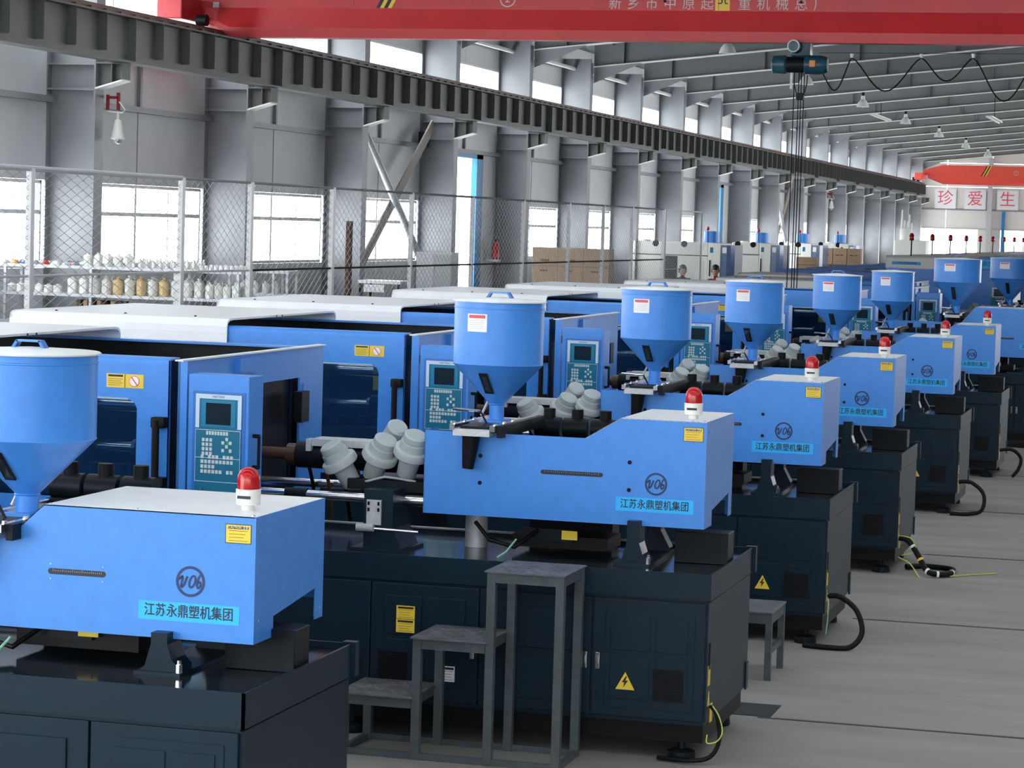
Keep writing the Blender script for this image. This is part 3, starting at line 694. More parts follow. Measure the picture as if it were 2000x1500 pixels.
    for y in (.50, 1.05): MB().cyl((-1.86, y, 1.255), (-1.2, y, 1.255), .034, n=18, m=CHROME).build('cylinder_rod', parent=m)
    MB().cyl((-2.55, .45, 1.262), (-2.42, .45, 1.262), .034, n=14, m=DARK).build('rod_collar', parent=m)
    # --- barrel, heaters, blowers
    bz = 1.455
    q = MB(); q.cyl((-2.94, .78, bz), (-2.60, .78, bz), .035, n=18, m=COPPER); q.cyl((-2.60, .78, bz), (-1.30, .78, bz), .078, n=20, m=DARK)
    q.build('barrel', parent=m)
    for x in (-2.66, -2.54): MB().cyl((x, .78, bz), (x+.09, .78, bz), .062 if x < -2.6 else .07, n=20, m=COPPER).build('heater_band', parent=m)
    MB().box(-2.50, -1.75, .70, .90, bz+.06, bz+.10, STEEL).box(-2.52, -2.49, .68, .76, bz+.03, bz+.10, STEEL).build('barrel_guard', parent=m)
    MB().box(-2.2, -1.72, .5, 1.05, 1.30, 1.36, DARK).build('valve_block', parent=m)
    if not small:
        blower(m, (-2.255, .56, 1.425), (-.40, -.35, .85), 1.08); blower(m, (-2.035, .56, 1.475), (.42, -.35, .85), 1.08); blower(m, (-1.835, .53, 1.505), (.30, -.35, .85), 1.08)
        MB().lathe((-2.0, .70, 1.59), [(0, .10), (.05, .10), (.062, .085), (.066, -.08)], n=24, m=GREYP, rot=Vector((.5, -.5, .70)).to_track_quat('Z', 'Y').to_matrix()).build('barrel_blower', parent=m)
        MB().tube([(-2.2, .55, 1.34), (-2.08, .5, 1.35), (-1.98, .5, 1.38), (-1.9, .5, 1.375), (-1.8, .52, 1.36)], .007, n=6, m=GREYP).build('cable', parent=m)
    for k in range(4):
        MB().tube([(-2.6+.1*k, .95, 1.40), (-2.58+.1*k, 1.0, 1.25), (-2.6+.12*k, 1.05, 1.05)], .012, n=6, m=RUST if k % 2 else BLACK).build('hydraulic_hose', parent=m)
    # --- hopper and feed plate
    if small: hx, r, zt_, zc, zn, zb, rn = -1.30, .285, 2.225, 1.872, 1.632, 1.555, .05
    elif big: hx, r, zt_, zc, zn, zb, rn = -1.53, .325, 2.525, 2.21, 1.88, 1.79, .05
    else: hx, r, zt_, zc, zn, zb, rn = -1.415, .256, 2.385, 2.035, 1.805, 1.715, .042
    hopper(m, hx, .80, r, zt_, zc, zn, zb, rn)
    fz = zb-.012
    f = MB(); f.box(hx-.11, hx+.10, .30, 1.28, fz-.05, fz-.012, STEEL); f.box(hx-.13, hx-.10, .30, 1.28, fz-.02, fz+.012, CHROME); f.box(hx+.10, hx+.13, .30, 1.28, fz-.02, fz+.012, CHROME); f.box(hx-.08, hx+.08, .34, .66, fz-.012, fz+.002, DARK)
    f.box(hx-.06, hx+.06, .70, .90, fz-.01, fz+.012, BLUE); f.build('feed_slide', parent=m)
    for x in (-.115, .115):
        for y in (.36, .55, .74): MB().cyl((hx+x, y, fz+.012), (hx+x, y, fz+.022), .011, n=6, m=CHROME).build('bolt', parent=m)
    MB().box(hx+.131, hx+.16, .34, 1.28, fz-.055, fz+.01, DARK).box(hx-.10, hx+.10, .5, 1.0, fz-.16, fz-.05, DARK).build('throat_block', parent=m)
    MB().cyl((hx-.02, .36, fz-.05), (hx-.035, .36, fz-.235), .052, .032, n=20, m=BLACK).build('drop_chute', parent=m)
    MB().cyl((hx-.20, .60, fz+.075), (hx-.04, .60, fz+.07), .008, n=8, m=CHROME).cyl((hx-.04, .60, fz+.07), (hx-.0, .60, fz), .006, n=8, m=DARK).build('slide_lever', parent=m)
    MB().tube([(hx-.12, .9, fz+.02), (hx-.08, .92, fz+.12), (hx-.05, .95, fz+.16)], .008, n=6, m=STEEL).build('hose', parent=m)
    # motor clutter behind (dark)
    my, mz, mx = (1.42, 1.60, -1.47) if small else (1.38, 1.64, -1.33)
    for k in range(3):
        MB().cyl((mx+.17*k, my, mz), (mx+.15+.17*k, my, mz), .06, n=18, m=DARK).cyl((mx+.08+.17*k, my, mz), (mx+.08+.17*k, my, mz+.11), .035, n=14, m=BLACK).build('hydraulic_motor', parent=m)
    MB().box(mx, mx+.5, my-.08, my+.1, 1.0, mz-.05, DARK).build('motor_stand', parent=m)
    # --- clamping section
    tz = 2.035+tall; ct = thing_c = MB(); xc = -6.15
    ct.box(xc, -2.98, -.10, 1.95, .22, 1.05, TEAL); ct.build('clamp_bed', parent=m)
    MB().box(xc+.1, -3.1, .0, 1.85, .0, .22, BLACK).build('bed_plinth', parent=m)
    # sliding safety door with window
    xd0, xd1, zd0 = -4.75, -3.005, 1.02
    wx0, wx1, wz0, wz1 = -4.45, -3.195, 1.24, 1.80
    rim = [(wx0, wz1), (wx1-.05, wz1), (wx1-.015, wz1-.015), (wx1, wz1-.05), (wx1, wz0), (wx0, wz0)]
    d = MB(); y0, y1 = -.20, -.175
    d.box(xd0, xd1, y0, y1, wz1, tz-.03, BLUE); d.box(xd0, wx0, y0, y1, zd0, wz1, BLUE); d.box(wx1, xd1, y0, y1, zd0, wz1, BLUE); d.box(wx0, wx1, y0, y1, zd0, wz0, BLUE)
    d.prism([(wx1-.05, wz1+.001), (wx1-.015, wz1-.015), (wx1+.001, wz1-.05), (wx1+.001, wz1+.001)], 'y', y0, y1, BLUE)
    d.prism([(-.20, tz-.03), (-.195, tz-.012), (-.18, tz), (-.06, tz+.002), (-.06, tz-.006), (-.175, tz-.012), (-.175, tz-.03)], 'x', xd0, xd1, BLUE)
    d.prism([(-.201, wz1-.002), (-.206, wz1+.006), (-.201, wz1+.008)], 'x', wx0, wx1-.05, PALE)
    d.box(xd1-.006, xd1, y0, .0, zd0, tz-.01, DARK)
    sd = d.build('safety_door', parent=m)
    MB().box(wx0, wx1, y0+.008, y0+.012, wz0, wz1, DGLASS).build('door_window', parent=sd)
    hd = MB(); hd.box(-3.085, -3.005, -.27, -.20, 1.655, 1.715, BLACK, bev=.008); hd.box(-3.085, -3.005, -.27, -.20, 1.325, 1.385, BLACK, bev=.008); hd.cyl((-3.055, -.262, 1.33), (-3.055, -.262, 1.70), .021, n=14, m=BLACK)
    hd.build('door_handle', parent=sd)
    lb = MB(); lb.box(-.110, .110, -.0015, 0, -.038, .038, YEL); lb.box(-.002, .002, -.002, -.0015, -.038, .038, INK); lb.box(-.1, -.012, -.0025, -.0015, .022, .033, INK)
    for k in range(4): lb.box(-.1, -.015-.01*(k % 2), -.0025, -.0015, .008-.011*k, .010-.011*k, RUST)
    lb.build('warning_label', parent=sd, loc=(-3.268, -.2005, 1.902))
    pr = MB(); pr.cyl((.056, -.003, 0), (.056, -.0015, 0), .030, n=24, m=PINK); pr.cyl((.056, -.0035, 0), (.056, -.003, 0), .027, n=24, m=WHITE); pr.prism([(.036, .022), (.040, .026), (.078, -.022), (.074, -.026)], 'y', -.0042, -.0035, PINK)
    pr.build('prohibition_sign', parent=sd, loc=(-3.268, -.2005, 1.902))
    MB().box(xc, xd0+.02, -.165, -.14, 1.02, tz-.05, BLUE).build('fixed_guard', parent=m)
    MB().box(xc, -3.0, 2.07, 2.09, 1.02, tz-.02, BLUE).box(xc, -3.0, 2.05, 2.068, 1.02, tz-.035, DARK).box(xc, -3.0, 1.98, 2.09, tz-.03, tz-.018, BLUE).build('rear_guard', parent=m)  # dark inner sheet paints in the shade inside the clamp
    MB().box(xc, -3.0, 1.70, 1.75, 1.05, 1.9, DARK).build('inner_rail', parent=m)
    if tall == 0:
        # hinge column + platen guard plate
        e = MB(); X0, X1 = -2.955, -2.94
        e.box(X0, X1, -.20, 2.14, 1.84, tz-.012, BLUE); e.box(X0, X1, -.20, .12, 1.02, 1.84, BLUE); e.box(X0, X1, 1.72, 2.14, 1.02, 1.84, BLUE); e.box(X0, X1, .12, 1.72, 1.02, 1.16, BLUE)
        e.box(X0, X1+.04, -.20, -.19, 1.02, tz-.012, BLUE); e.box(X1, X1+.03, .62, .95, 1.92, tz-.03, BLUE); e.prism([(-.2, tz-.012), (2.14, tz-.012), (2.14, tz-.004), (-.2, tz-.004)], 'x', X0-.02, X1+.015, CREAM)
        e.build('platen_guard', parent=m)
        MB().box(-3.05, -2.99, .25, 1.65, 1.1, 1.85, BLACK).build('fixed_platen', parent=m)
        MB().box(-2.93, -2.875, 1.58, 1.72, 1.57, 1.76, DARK, bev=.004).build('relay_box', parent=m)
        MB().box(-2.939, -2.93, 1.76, 1.9, 1.55, 1.8, BLUE).build('side_strip', parent=m)
    MB().box(-4.0, -3.75, .2, 1.7, 1.1, 1.9, BLACK).build('moving_platen', parent=m)
    MB().box(-5.9, -5.5, .2, 1.7, 1.1, 1.9, BLACK).build('rear_platen', parent=m)
    for y in (.40, 1.45):
        for z in (1.25, 1.72): MB().cyl((-5.5, y, z), (-3.05, y, z), .045, n=14, m=CHROME if y < 1 else DARK).build('tie_bar', parent=m)
    MB().cyl((-3.75, .38, 1.48), (-3.45, .38, 1.48), .03, n=12, m=CHROME).cyl((-3.46, .38, 1.48), (-3.43, .38, 1.48), .05, n=8, m=CHROME).cyl((-3.43, .38, 1.48), (-3.25, .38, 1.48), .07, n=16, m=DARK).cyl((-3.25, .38, 1.48), (-3.21, .38, 1.48), .055, n=16, m=REDP).build('ejector_cylinder', parent=m)
    MB().box(-3.36, -3.20, .18, .2, 1.72, 1.80, STEEL).box(-3.36, -3.20, .18, .2, 1.60, 1.70, YEL).build('notice_plate', parent=m)
    # oil manifold seen under the window
    b = MB(); b.cyl((-3.75, -.02, 1.26), (-3.52, -.02, 1.26), .075, n=20, m=DARK); b.cyl((-3.50, 0, 1.28), (-3.22, 0, 1.28), .07, n=20, m=DARK)
    for k in range(3): b.cyl((-3.68+.15*k, .03, 1.32), (-3.68+.15*k, .03, 1.42), .045, n=12, m=DARK)
    b.build('valve_manifold', parent=m)
    # --- white hood over the clamp rear
    hx0, hx1, hz, hy0, hy1 = -6.05, -4.34, 2.09+tall, -.225, 2.15
    pts = [(hy0, hz-.20), (hy0, hz-.055), (hy0+.012, hz-.02), (hy0+.045, hz-.004), (hy0+.10, hz), (hy1-.10, hz), (hy1-.045, hz-.004), (hy1-.012, hz-.02), (hy1, hz-.055), (hy1, hz-.20)]
    inn = [(p[0]+(.012 if p[0] < 1 else -.012), p[1]-(.014 if 1 < i_ < 8 else 0)) for i_, p in enumerate(pts)]
    hm = MB(); hm.prism(pts+inn[::-1], 'x', hx0, hx1, CREAM)
    hm.prism([(p[0], p[1]) for p in pts]+[(p[0]+(.03 if p[0] < 1 else -.03), p[1]-(.03 if 1 < i_ < 8 else 0)) for i_, p in enumerate(pts)][::-1], 'x', hx0, hx0+.02, CREAM)
    hm.prism([(hy0-.0015, hz-.105), (hy0+.001, hz-.108), (hy0+.001, hz-.102)], 'x', hx0, hx1, CREAM)
    hd_ = hm.build('clamp_hood', parent=m)
    for k in range(3): MB().cyl((hx0+.3+.55*k, hy0+.16, hz), (hx0+.3+.55*k, hy0+.16, hz+.008), .01, n=8, m=DARK).build('bolt', parent=hd_)
    for k in range(2): MB().box(hx1-.003, hx1+.002, hy0+1.0+.12*k, hy0+1.02+.12*k, hz-.013, hz-.001, DARK).build('screw', parent=hd_)
    # --- control panel
    cp = MB(); w2, zb0, zt0 = .185, 1.20, 1.945
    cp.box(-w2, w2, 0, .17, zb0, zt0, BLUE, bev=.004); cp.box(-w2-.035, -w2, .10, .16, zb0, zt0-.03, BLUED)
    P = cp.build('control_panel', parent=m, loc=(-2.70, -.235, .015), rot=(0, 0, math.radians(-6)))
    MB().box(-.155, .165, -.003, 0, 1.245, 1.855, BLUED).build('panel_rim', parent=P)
    MB().box(-.135, .145, -.006, -.003, 1.26, 1.84, KEYT).build('keypad_sheet', parent=P)
    b = MB(); zc2 = 1.735
    for (a, c, e_, f_) in ((-.135, .145, 1.815, 1.84), (-.135, -.112, 1.655, 1.815), (.122, .145, 1.655, 1.815)): b.box(a, c, -.009, -.006, e_, f_, PALE)
    for zz in (1.645, 1.492, 1.362): b.box(-.135, .140, -.0075, -.006, zz-.0015, zz+.0015, PALE)
    for xx in (-.135, .138): b.box(xx, xx+.002, -.0075, -.006, 1.362, 1.645, PALE)
    b.build('screen_bezel', parent=P)
    MB().box(-.098, .108, -.0085, -.006, 1.663, 1.808, mat('teal_frame', (.0, .19, .36), .35) if 'tf' not in KIDS else KIDS['tf']).build('screen_frame', parent=P)
    MB().box(-.072, .080, -.0095, -.0085, 1.675, 1.793, SCREEN).build('screen', parent=P)
    text('lettering', 'HAITIAN', .019, NAVY, P, (.004, -.0095, 1.827), depth=.0003)
    b = MB()
    for (x, z, w_, h_) in key_rects(): b.box(x-w_/2, x+w_/2, -.0085, -.006, 1.50+z-h_/2, 1.50+z+h_/2, KEY)
    ky = b.build('keys', parent=P); ky['kind'] = 'stuff'
    MB().box(-.012+.07, .012+.07-.008, -.008, -.006, 1.57, 1.585, mat('green_key', (.02, .35, .2), .5)).build('green_key', parent=P)
    MB().cyl((.115, -.035, 1.285), (.115, -.004, 1.285), .026, n=18, m=REDP).build('stop_button', parent=P)
    MB().cyl((-.095, -.018, 1.32), (-.095, -.004, 1.32), .009, n=12, m=CHROME).build('key_switch', parent=P)
    b = MB(); b.cyl((w2+.035, .06, 1.45), (w2+.035, .06, 1.62), .009, n=10, m=BLACK)
    for z in (1.45, 1.62): b.cyl((w2, .06, z), (w2+.04, .06, z), .011, n=10, m=BLACK)
    b.build('grab_handle', parent=P)
    for z in (1.32, 1.84): MB().box(-w2-.045, -w2-.002, .06, .10, z-.03, z+.03, STEEL).build('hinge', parent=P)
    return m
GH = mat('pale_green_hose', (.25, .5, .38), .5); KIDS['gh'] = GH; KIDS['tf'] = mat('teal_frame', (.0, .19, .36), .35)
machine((-3.489, 9.078, 0), 'nearest blue injection molding machine, cut off by the left and bottom of the frame', small=True)
MACH2 = machine((-2.476, 13.237, 0), 'second blue injection molding machine from the front, with the steel step ladder before it')
LB = {2: 'third blue injection molding machine from the front, with a low grey stool before it', 3: 'fourth blue injection molding machine, yellow-banded cables on the floor at its end', 4: 'fifth blue injection molding machine from the front', 5: 'sixth blue injection molding machine from the front, last of the smaller ones'}
for k, (x, y) in {2: (-2.45, 17.408), 3: (-2.427, 21.414), 4: (-2.401, 26.366), 5: (-2.323, 30.637)}.items():
    dup(MACH2, None, (x, y, 0), LB[k])
m7 = machine((-1.86, 35.2, 0), 'larger blue injection molding machine with a wide hopper, behind six smaller ones', big=True)
dup(m7, None, (-1.50, 40.2, 0), 'blue injection molding machine whose hopper is cut by the right edge')
# ================================================================ things on the floor near the machines
X2, Y2 = -2.476, 13.237
ld = thing('step_ladder', 'worn grey three-step steel ladder standing before the second machine', 'step ladder', (X2, Y2, 0))
yf, yb = -.50, -.045; tb = .046
lv = [(-1.08, -.665, 1.03), (-1.475, -1.08, .655), (-1.875, -1.475, .335)]
legx = [(-.665-tb, 1.02), (-1.08, 1.02), (-1.475, .645), (-1.875, .325)]
for x, z in legx:
    for y in (yf, yb-tb):
        MB().box(x, x+tb, y, y+tb, 0, z, LADDER, bev=.002).build('leg', parent=ld)
for x0, x1, z in lv:
    f = MB(); f.box(x0+.003, x1-.003, yf+.002, yf+.006, z-.065, z-.012, LADDER); f.box(x0+.003, x1-.003, yb-.006, yb-.002, z-.065, z-.012, LADDER); f.box(x1-.006, x1-.002, yf+.004, yb-.004, z-.065, z-.012, LADDER); f.box(x0+.002, x0+.006, yf+.004, yb-.004, z-.065, z-.012, LADDER)
    f.build('tread_frame', parent=ld)
    t = MB(); t.box(x0-.012, x1+.008, yf-.012, yb+.008, z-.012, z-.004, TREAD)
    for k in range(11):
        for s in (1, -1):
            a = x0+.03+k*.036; 
            if a < x1-.03: 
                yy = yf+.06+(k % 2)*.05
                while yy < yb-.05: t.bar((a-.012, yy, z-.003), (a+.012, yy+s*.018, z-.003), .0018, TREAD); yy += .11
    t.build('tread', parent=ld)
b = MB(); b.box(-1.873, -.667, yf+.003, yf+.03, .001, .035, LADDER); b.box(-1.873, -.667, yb-.03, yb-.003, .001, .035, LADDER); b.box(-.665-.03, -.668, yf+.01, yb-.01, .001, .034, LADDER); b.box(-1.872, -1.845, yf+.01, yb-.01, .001, .034, LADDER)
b.build('base_frame', parent=ld)
st = thing('low_stool', 'low grey steel step stool before the third machine', 'stool', (-2.80, 16.15, 0))
MB().box(-.24, .24, -.27, .27, .425, .437, TREAD, bev=.002).build('seat', parent=st)
b = MB(); b.box(-.23, .23, -.262, -.255, .36, .424, LADDER); b.box(-.23, .23, .255, .262, .36, .424, LADDER); b.box(.225, .232, -.26, .26, .36, .424, LADDER); b.box(-.232, -.225, -.26, .26, .36, .424, LADDER); b.build('seat_frame', parent=st)
for x in (-.235, .195):
    for y in (-.265, .225): MB().box(x, x+.04, y, y+.04, 0, .425, LADDER).build('leg', parent=st)
MB().box(.2, .225, -.23, .23, .16, .20, LADDER).build('brace', parent=st)
def cable(name, label, pts, r, m=BLACK, bands=(), extra=()):
    t = thing(name, label, 'cable', (pts[0][0], pts[0][1], 0))
    o = Vector((pts[0][0], pts[0][1], 0)); P = [Vector(p)-o for p in pts]
    Q = []
    for i in range(len(P)-1):
        p0, p1, p2, p3 = P[max(i-1, 0)], P[i], P[i+1], P[min(i+2, len(P)-1)]
        for k in range(6):
            s = k/6; Q.append(.5*((2*p1)+(-p0+p2)*s+(2*p0-5*p1+4*p2-p3)*s*s+(-p0+3*p1-3*p2+p3)*s**3))
    Q.append(P[-1]); MB().tube(Q, r, n=10, m=m).build('cable', parent=t)
    for k, mm in bands:
        a = Q[k]; b_ = Q[k+1]; d = (b_-a).normalized()*.02
        MB().cyl(a, a+d, r*1.15, n=10, m=mm).build('tape_band', parent=t)
    for ep, er, em in extra:
        E_ = [Vector(p)-o for p in ep]; R_ = []
        for i in range(len(E_)-1):
            p0, p1, p2, p3 = E_[max(i-1, 0)], E_[i], E_[i+1], E_[min(i+2, len(E_)-1)]
            for k in range(6):
                s = k/6; R_.append(.5*((2*p1)+(-p0+p2)*s+(2*p0-5*p1+4*p2-p3)*s*s+(-p0+3*p1-3*p2+p3)*s**3))
        R_.append(E_[-1]); MB().tube(R_, er, n=6, m=em).build('earth_wire', parent=t)
x, y = X2, Y2
cable('power_cable', 'black cable with yellow-green wire hanging from the corner of the second machine', [(x+.01, y+.10, .30), (x+.05, y+.10, .24), (x+.07, y+.06, .12), (x+.03, y+.0, .04), (x-.08, y-.03, .02), (x-.25, y+.0, .018)], .012,
      extra=[([(x+.01, y+.10, .31), (x+.06, y+.08, .25), (x+.085, y+.06, .17), (x+.06, y+.04, .12), (x+.0+.01, y+.03, .11), (x+.006, y+.05, .15)], .004, YWIRE)])
x, y = -2.45, 17.408
cable('power_cable', 'thick black cable looping onto the floor at the third machine', [(x+.01, y+.06, .34), (x+.10, y+.05, .34), (x+.22, y+.0, .26), (x+.27, y-.06, .12), (x+.20, y-.12, .025), (x+.05, y-.16, .02), (x-.12, y-.12, .02)], .019,
      extra=[([(x+.012, y+.05, .36), (x+.02, y+.03, .2), (x+.012, y+.02, .08)], .004, GH)])
x, y = -2.427, 21.414
cable('power_cable', 'black cable bundle with yellow and white tape on the floor at the fourth machine', [(x+.01, y+.05, .30), (x+.09, y+.04, .28), (x+.18, y+.02, .16), (x+.26, y-.04, .05), (x+.36, y-.08, .03), (x+.46, y+.1, .03), (x+.42, y+.32, .03), (x+.2, y+.4, .03), (x+.05, y+.3, .03)], .024,
      bands=((8, WHITE), (13, YEL), (18, WHITE), (23, WHITE), (29, WHITE)), extra=[([(x+.01, y+.04, .32), (x+.12, y+.03, .30), (x+.15, y+.02, .2), (x+.04, y+.02, .16)], .005, YWIRE), ([(x+.012, y+.03, .14), (x+.12, y-.05, .1), (x+.22, y-.2, .006)], .005, YWIRE), ([(x+.45, y+.0, .01), (x+.6, y+.2, .008), (x+.8, y+.4, .008)], .005, YWIRE)])
x, y = -2.401, 26.366
cable('power_cable', 'thick black cable looping onto the floor at the fifth machine', [(x+.01, y+.05, .33), (x+.14, y+.05, .33), (x+.27, y+.0, .22), (x+.26, y-.06, .06), (x+.12, y-.12, .022), (x-.05, y-.12, .02)], .02)
x, y = -2.323, 30.637
cable('power_cable', 'thick black cable arching to the floor at the sixth machine', [(x+.01, y+.05, .33), (x+.16, y+.05, .34), (x+.26, y+.02, .25), (x+.24, y+.0, .12), (x+.17, y-.02, .025)], .02)
pp = thing('conduit_pipe', 'grey plastic conduit elbow rising from the floor beside the nearest machine', 'pipe', (-3.46, 10.42, 0))
MB().tube([(0, 0, 0), (0, 0, .33), (-.004, 0, .365), (-.018, 0, .395), (-.045, 0, .41), (-.06, 0, .41)], .019, n=14, m=STEEL).build('pipe', parent=pp)
MB().cyl((0, 0, .28), (0, 0, .33), .023, n=14, m=STEEL).build('coupling', parent=pp)
# ================================================================ behind the fence
def rack(label, x0, x1, y, zs, posts, d=.5):
    r = thing('storage_rack', label, 'rack', (0, y, 0))
    for px in posts:
        for yy in (0, d): MB().box(px-.018, px+.018, yy-.018, yy+.018, 0, zs[0]+.01, STEEL).build('post', parent=r)
    for z in zs: MB().box(x0, x1, -.02, d+.02, z-.045, z-.005, STEEL).build('shelf', parent=r)
    return r
rack('long grey steel rack of white bags behind the mesh fence at left', -16.0, -12.45, 32.0, (2.095, 1.715, 1.33, .9, .4), (-15.9, -14.63, -13.4, -12.5))
rack('short grey rack seen right of the second white fence post', -14.25, -13.25, 36.0, (2.03, 1.68, 1.3, .8), (-14.2, -13.5, -13.28), .4)
rb = random.Random(3)
bagm = []
for k in range(4):
    b = MB(); prof = [(0, 0), (.06, 0), (.068, .03), (.066, .12), (.07, .18), (.05, .20), (.02, .215), (.03, .24), (0, .235)]
    b.lathe((0, 0, 0), prof, n=14, m=BAG if k != 2 else BAGY)
    for v in b.b.verts:
        a = math.atan2(v.co.y, v.co.x); f = 1+.07*math.sin(3*a+k)+.05*math.sin(5*a+7*v.co.z*10+k); v.co.x *= f; v.co.y *= f
    bagm.append(b.mesh('bag'))
def put(name, cat, label, group, me, x, y, z, s=1, rz=0):
    o = obj(name, me, None, (x, y, z), (0, 0, rz)); o.scale = (s, s, s) if not isinstance(s, tuple) else s
    return tag(o, label, cat, group)
for k in range(12):
    x = -14.95+.168*k; i = 2 if k in (4, 6, 8) else (k % 2)*3 if k % 3 else 1
    put('plastic_bag', 'bag', ('pale yellow' if i == 2 else 'white')+' filled plastic bag on the middle shelf, %s of the row from the left' % ORD[k], ('yellow' if i == 2 else 'white')+' bags on the middle shelf', bagm[i], x, 32.12, 1.712, (1.05, 1.05, 1+.1*rb.random()), rb.random()*6)
for k in range(6):
    put('plastic_bag', 'bag', 'small crumpled white bag at the left end of the middle shelf, %s from the left' % ORD[k], 'crumpled bags on the middle shelf', bagm[k % 2], -15.85+.138*k, 32.1, 1.712, (.9, .9, .45+.1*rb.random()), rb.random()*6)
for k in range(9):
    put('plastic_bag', 'bag', 'crumpled white bag on the top shelf, %s bag from the left' % ORD[k], 'white bags on the top shelf', bagm[k % 2], -14.70+.075*k, 32.06+.16*(k % 2), 2.092, (.9, .9, .62+.15*rb.random()), rb.random()*6)
bt = MB().lathe((0, 0, 0), [(0, 0), (.022, 0), (.024, .02), (.022, .075), (.010, .095), (.010, .115), (0, .115)], n=12, m=CREAM2).mesh('bottle')
bt2 = MB().lathe((0, 0, 0), [(0, 0), (.030, 0), (.032, .02), (.03, .06), (.018, .07), (0, .07)], n=12, m=WHITE).mesh('bottle')
for k in range(30):
    put('bottle', 'bottle', 'small slim off-white bottle standing on the top shelf of the long rack', 'slim bottles on the top shelf', bt, -14.03+.027*k*1.2, 32.05+.09*(k % 3), 2.092, .85+.3*rb.random())
for k in range(26):
    put('bottle', 'bottle', 'squat white pot on the right part of the top shelf', 'white pots on the top shelf', bt2, -13.05+.03*k*.8, 32.05+.12*(k % 3), 2.092, .8+.3*rb.random())
for k in range(18):
    put('bottle', 'bottle', 'slim white bottle behind the bags on the middle shelf, %s from the left' % ORD[k], 'slim bottles on the middle shelf', bt, -14.6+.108*k, 32.4, 1.712, 1.9+.15*rb.random())
for k in range(8):
    put('plastic_bag', 'bag', 'rumpled white bag right of the second fence post, %s from the left' % ORD[k], 'bags at the rack end', bagm[k % 2], -12.93+.062*k, 32.08+.17*(k % 2), 1.712, (.85, .85, .7+.3*rb.random()), rb.random()*5)
for k in range(12):
    put('plastic_bag', 'bag', 'small white bag on the low shelf, %s from the left' % ORD[k], 'white bags on the low shelf', bagm[k % 2], -14.05+.136*k, 32.1, 1.327, (.9, .9, .8+.3*rb.random()), rb.random()*5)
for k in range(4):
    put('plastic_bag', 'bag', 'white bag on the short rack behind the fence, %s from the left' % ORD[k], 'bags on the short rack', bagm[k % 2], -14.0+.17*k, 36.1, 1.677, .8, rb.random()*5)
for k, (c, mm) in enumerate((('brown', WOOD), ('tan', CARD), ('brown', WOOD), ('tan', CARD), ('black', DARK), ('tan', CARD), ('brown', WOOD))):
    b = MB(); b.box(-.03, .03, 0, .25, 0, .30, mm, bev=.004); b.box(-.026, .026, -.003, 0, .05, .25, mm); o = b.build('file_box', loc=(-14.83+.1*k, 32.05, 1.327)); tag(o, '%s upright file box on the low shelf, %s of the row from the left' % (c, ORD[k]), 'box', c+' file boxes on the low shelf')
pal = [mat('red_scrap', (.5, .05, .05), .5), mat('blue_scrap', (.03, .12, .4), .5), mat('grey_scrap', (.3, .3, .32), .5), mat('orange_scrap', (.6, .3, .1), .5), WHITE]
nm = ['red', 'dark blue', 'grey', 'orange', 'white']
for k in range(24):
    i = rb.choice([0, 1, 2, 2, 3, 4, 4]); b = MB()
    b.lathe((0, 0, 0), [(0, 0), (.05, 0), (.055, .02), (.04, .045), (.02, .055), (0, .055)], n=9, m=pal[i]); 
    for v in b.b.verts: v.co.x *= 1+.3*math.sin(k+v.co.y*60); v.co.z *= .6+.5*rb.random()
    o = b.build('scrap_part', loc=(-15.95+.05*k, 32.08+.12*(k % 3), 2.092)); tag(o, 'small %s plastic part heaped on the left end of the top shelf' % nm[i], 'plastic part', nm[i]+' parts on the top shelf')
# cabinet, cartons, post, table
cb_ = thing('steel_cabinet', 'grey two-door steel cabinet between the fence and the fourth column', 'cabinet', (-14.9, 47.6, 0))
MB().box(0, .72, 0, .45, .06, 2.24, STEEL, bev=.006).build('body', parent=cb_); MB().box(.03, .69, .03, .42, 0, .06, DARK).build('plinth', parent=cb_)
for k in (0, 1):
    d = MB().box(.01+.352*k, .355+.352*k, -.012, 0, .1, 2.2, (STEEL, GREYP)[k], bev=.003).build('door', parent=cb_); MB().box(.31+.07*k, .33+.07*k, -.03, -.012, 1.1, 1.25, DARK).build('handle', parent=d)
cm_ = MB(); cm_.box(-.285, .285, 0, .45, 0, .775, CARD, bev=.006); cm_.box(-.28, .28, -.002, .0, .37, .38, WOOD); cm_.box(-.10, .10, -.0025, 0, .48, .52, WOOD); cm_.box(-.12, .06, -.0025, 0, .26, .29, WOOD); cm_ = cm_.mesh('carton')
for i in range(3):
    for j in range(3):
        o = obj('carton', cm_, None, (-13.98+.573*i, 54, .785*j)); tag(o, 'brown cardboard carton, %s of the %s stack behind the fence' % (('bottom', 'middle', 'top')[j], ('left', 'middle', 'right')[i]), 'carton', 'stacked cartons behind the fence')
o = MB().box(-.04, .04, -.06, .06, 0, 2.8, RUST, bev=.006).build('wooden_post', loc=(-13.35, 39, 0)); tag(o, 'dark brown rough wooden post standing upright behind the fence', 'post')
t = thing('work_table', 'pale table with a white sheet, low behind the fence beside the cabinet', 'table', (-15.0, 45.6, 0))
MB().box(-.42, .42, 0, .7, 1.64, 1.70, WHITE).build('table_top', parent=t)
for x in (-.4, .36):
    for y in (.02, .64): MB().box(x, x+.04, y, y+.04, 0, 1.64, DARK).build('leg', parent=t)
MB().box(-.3, .1, .002, .01, 1.48, 1.62, WHITE).build('hanging_sheet', parent=t)
bm = thing('bundled_sack', 'white sack bundle on the small rack behind the fence', 'sack', (-13.75, 36.2, 1.296))
MB().lathe((0, 0, 0), [(0, 0), (.12, 0), (.14, .1), (.12, .22), (.05, .26), (0, .26)], n=16, m=BAG).build('sack_body', parent=bm); MB().cyl((0, 0, .25), (0, 0, .30), .03, .05, n=10, m=BAG).build('neck', parent=bm)
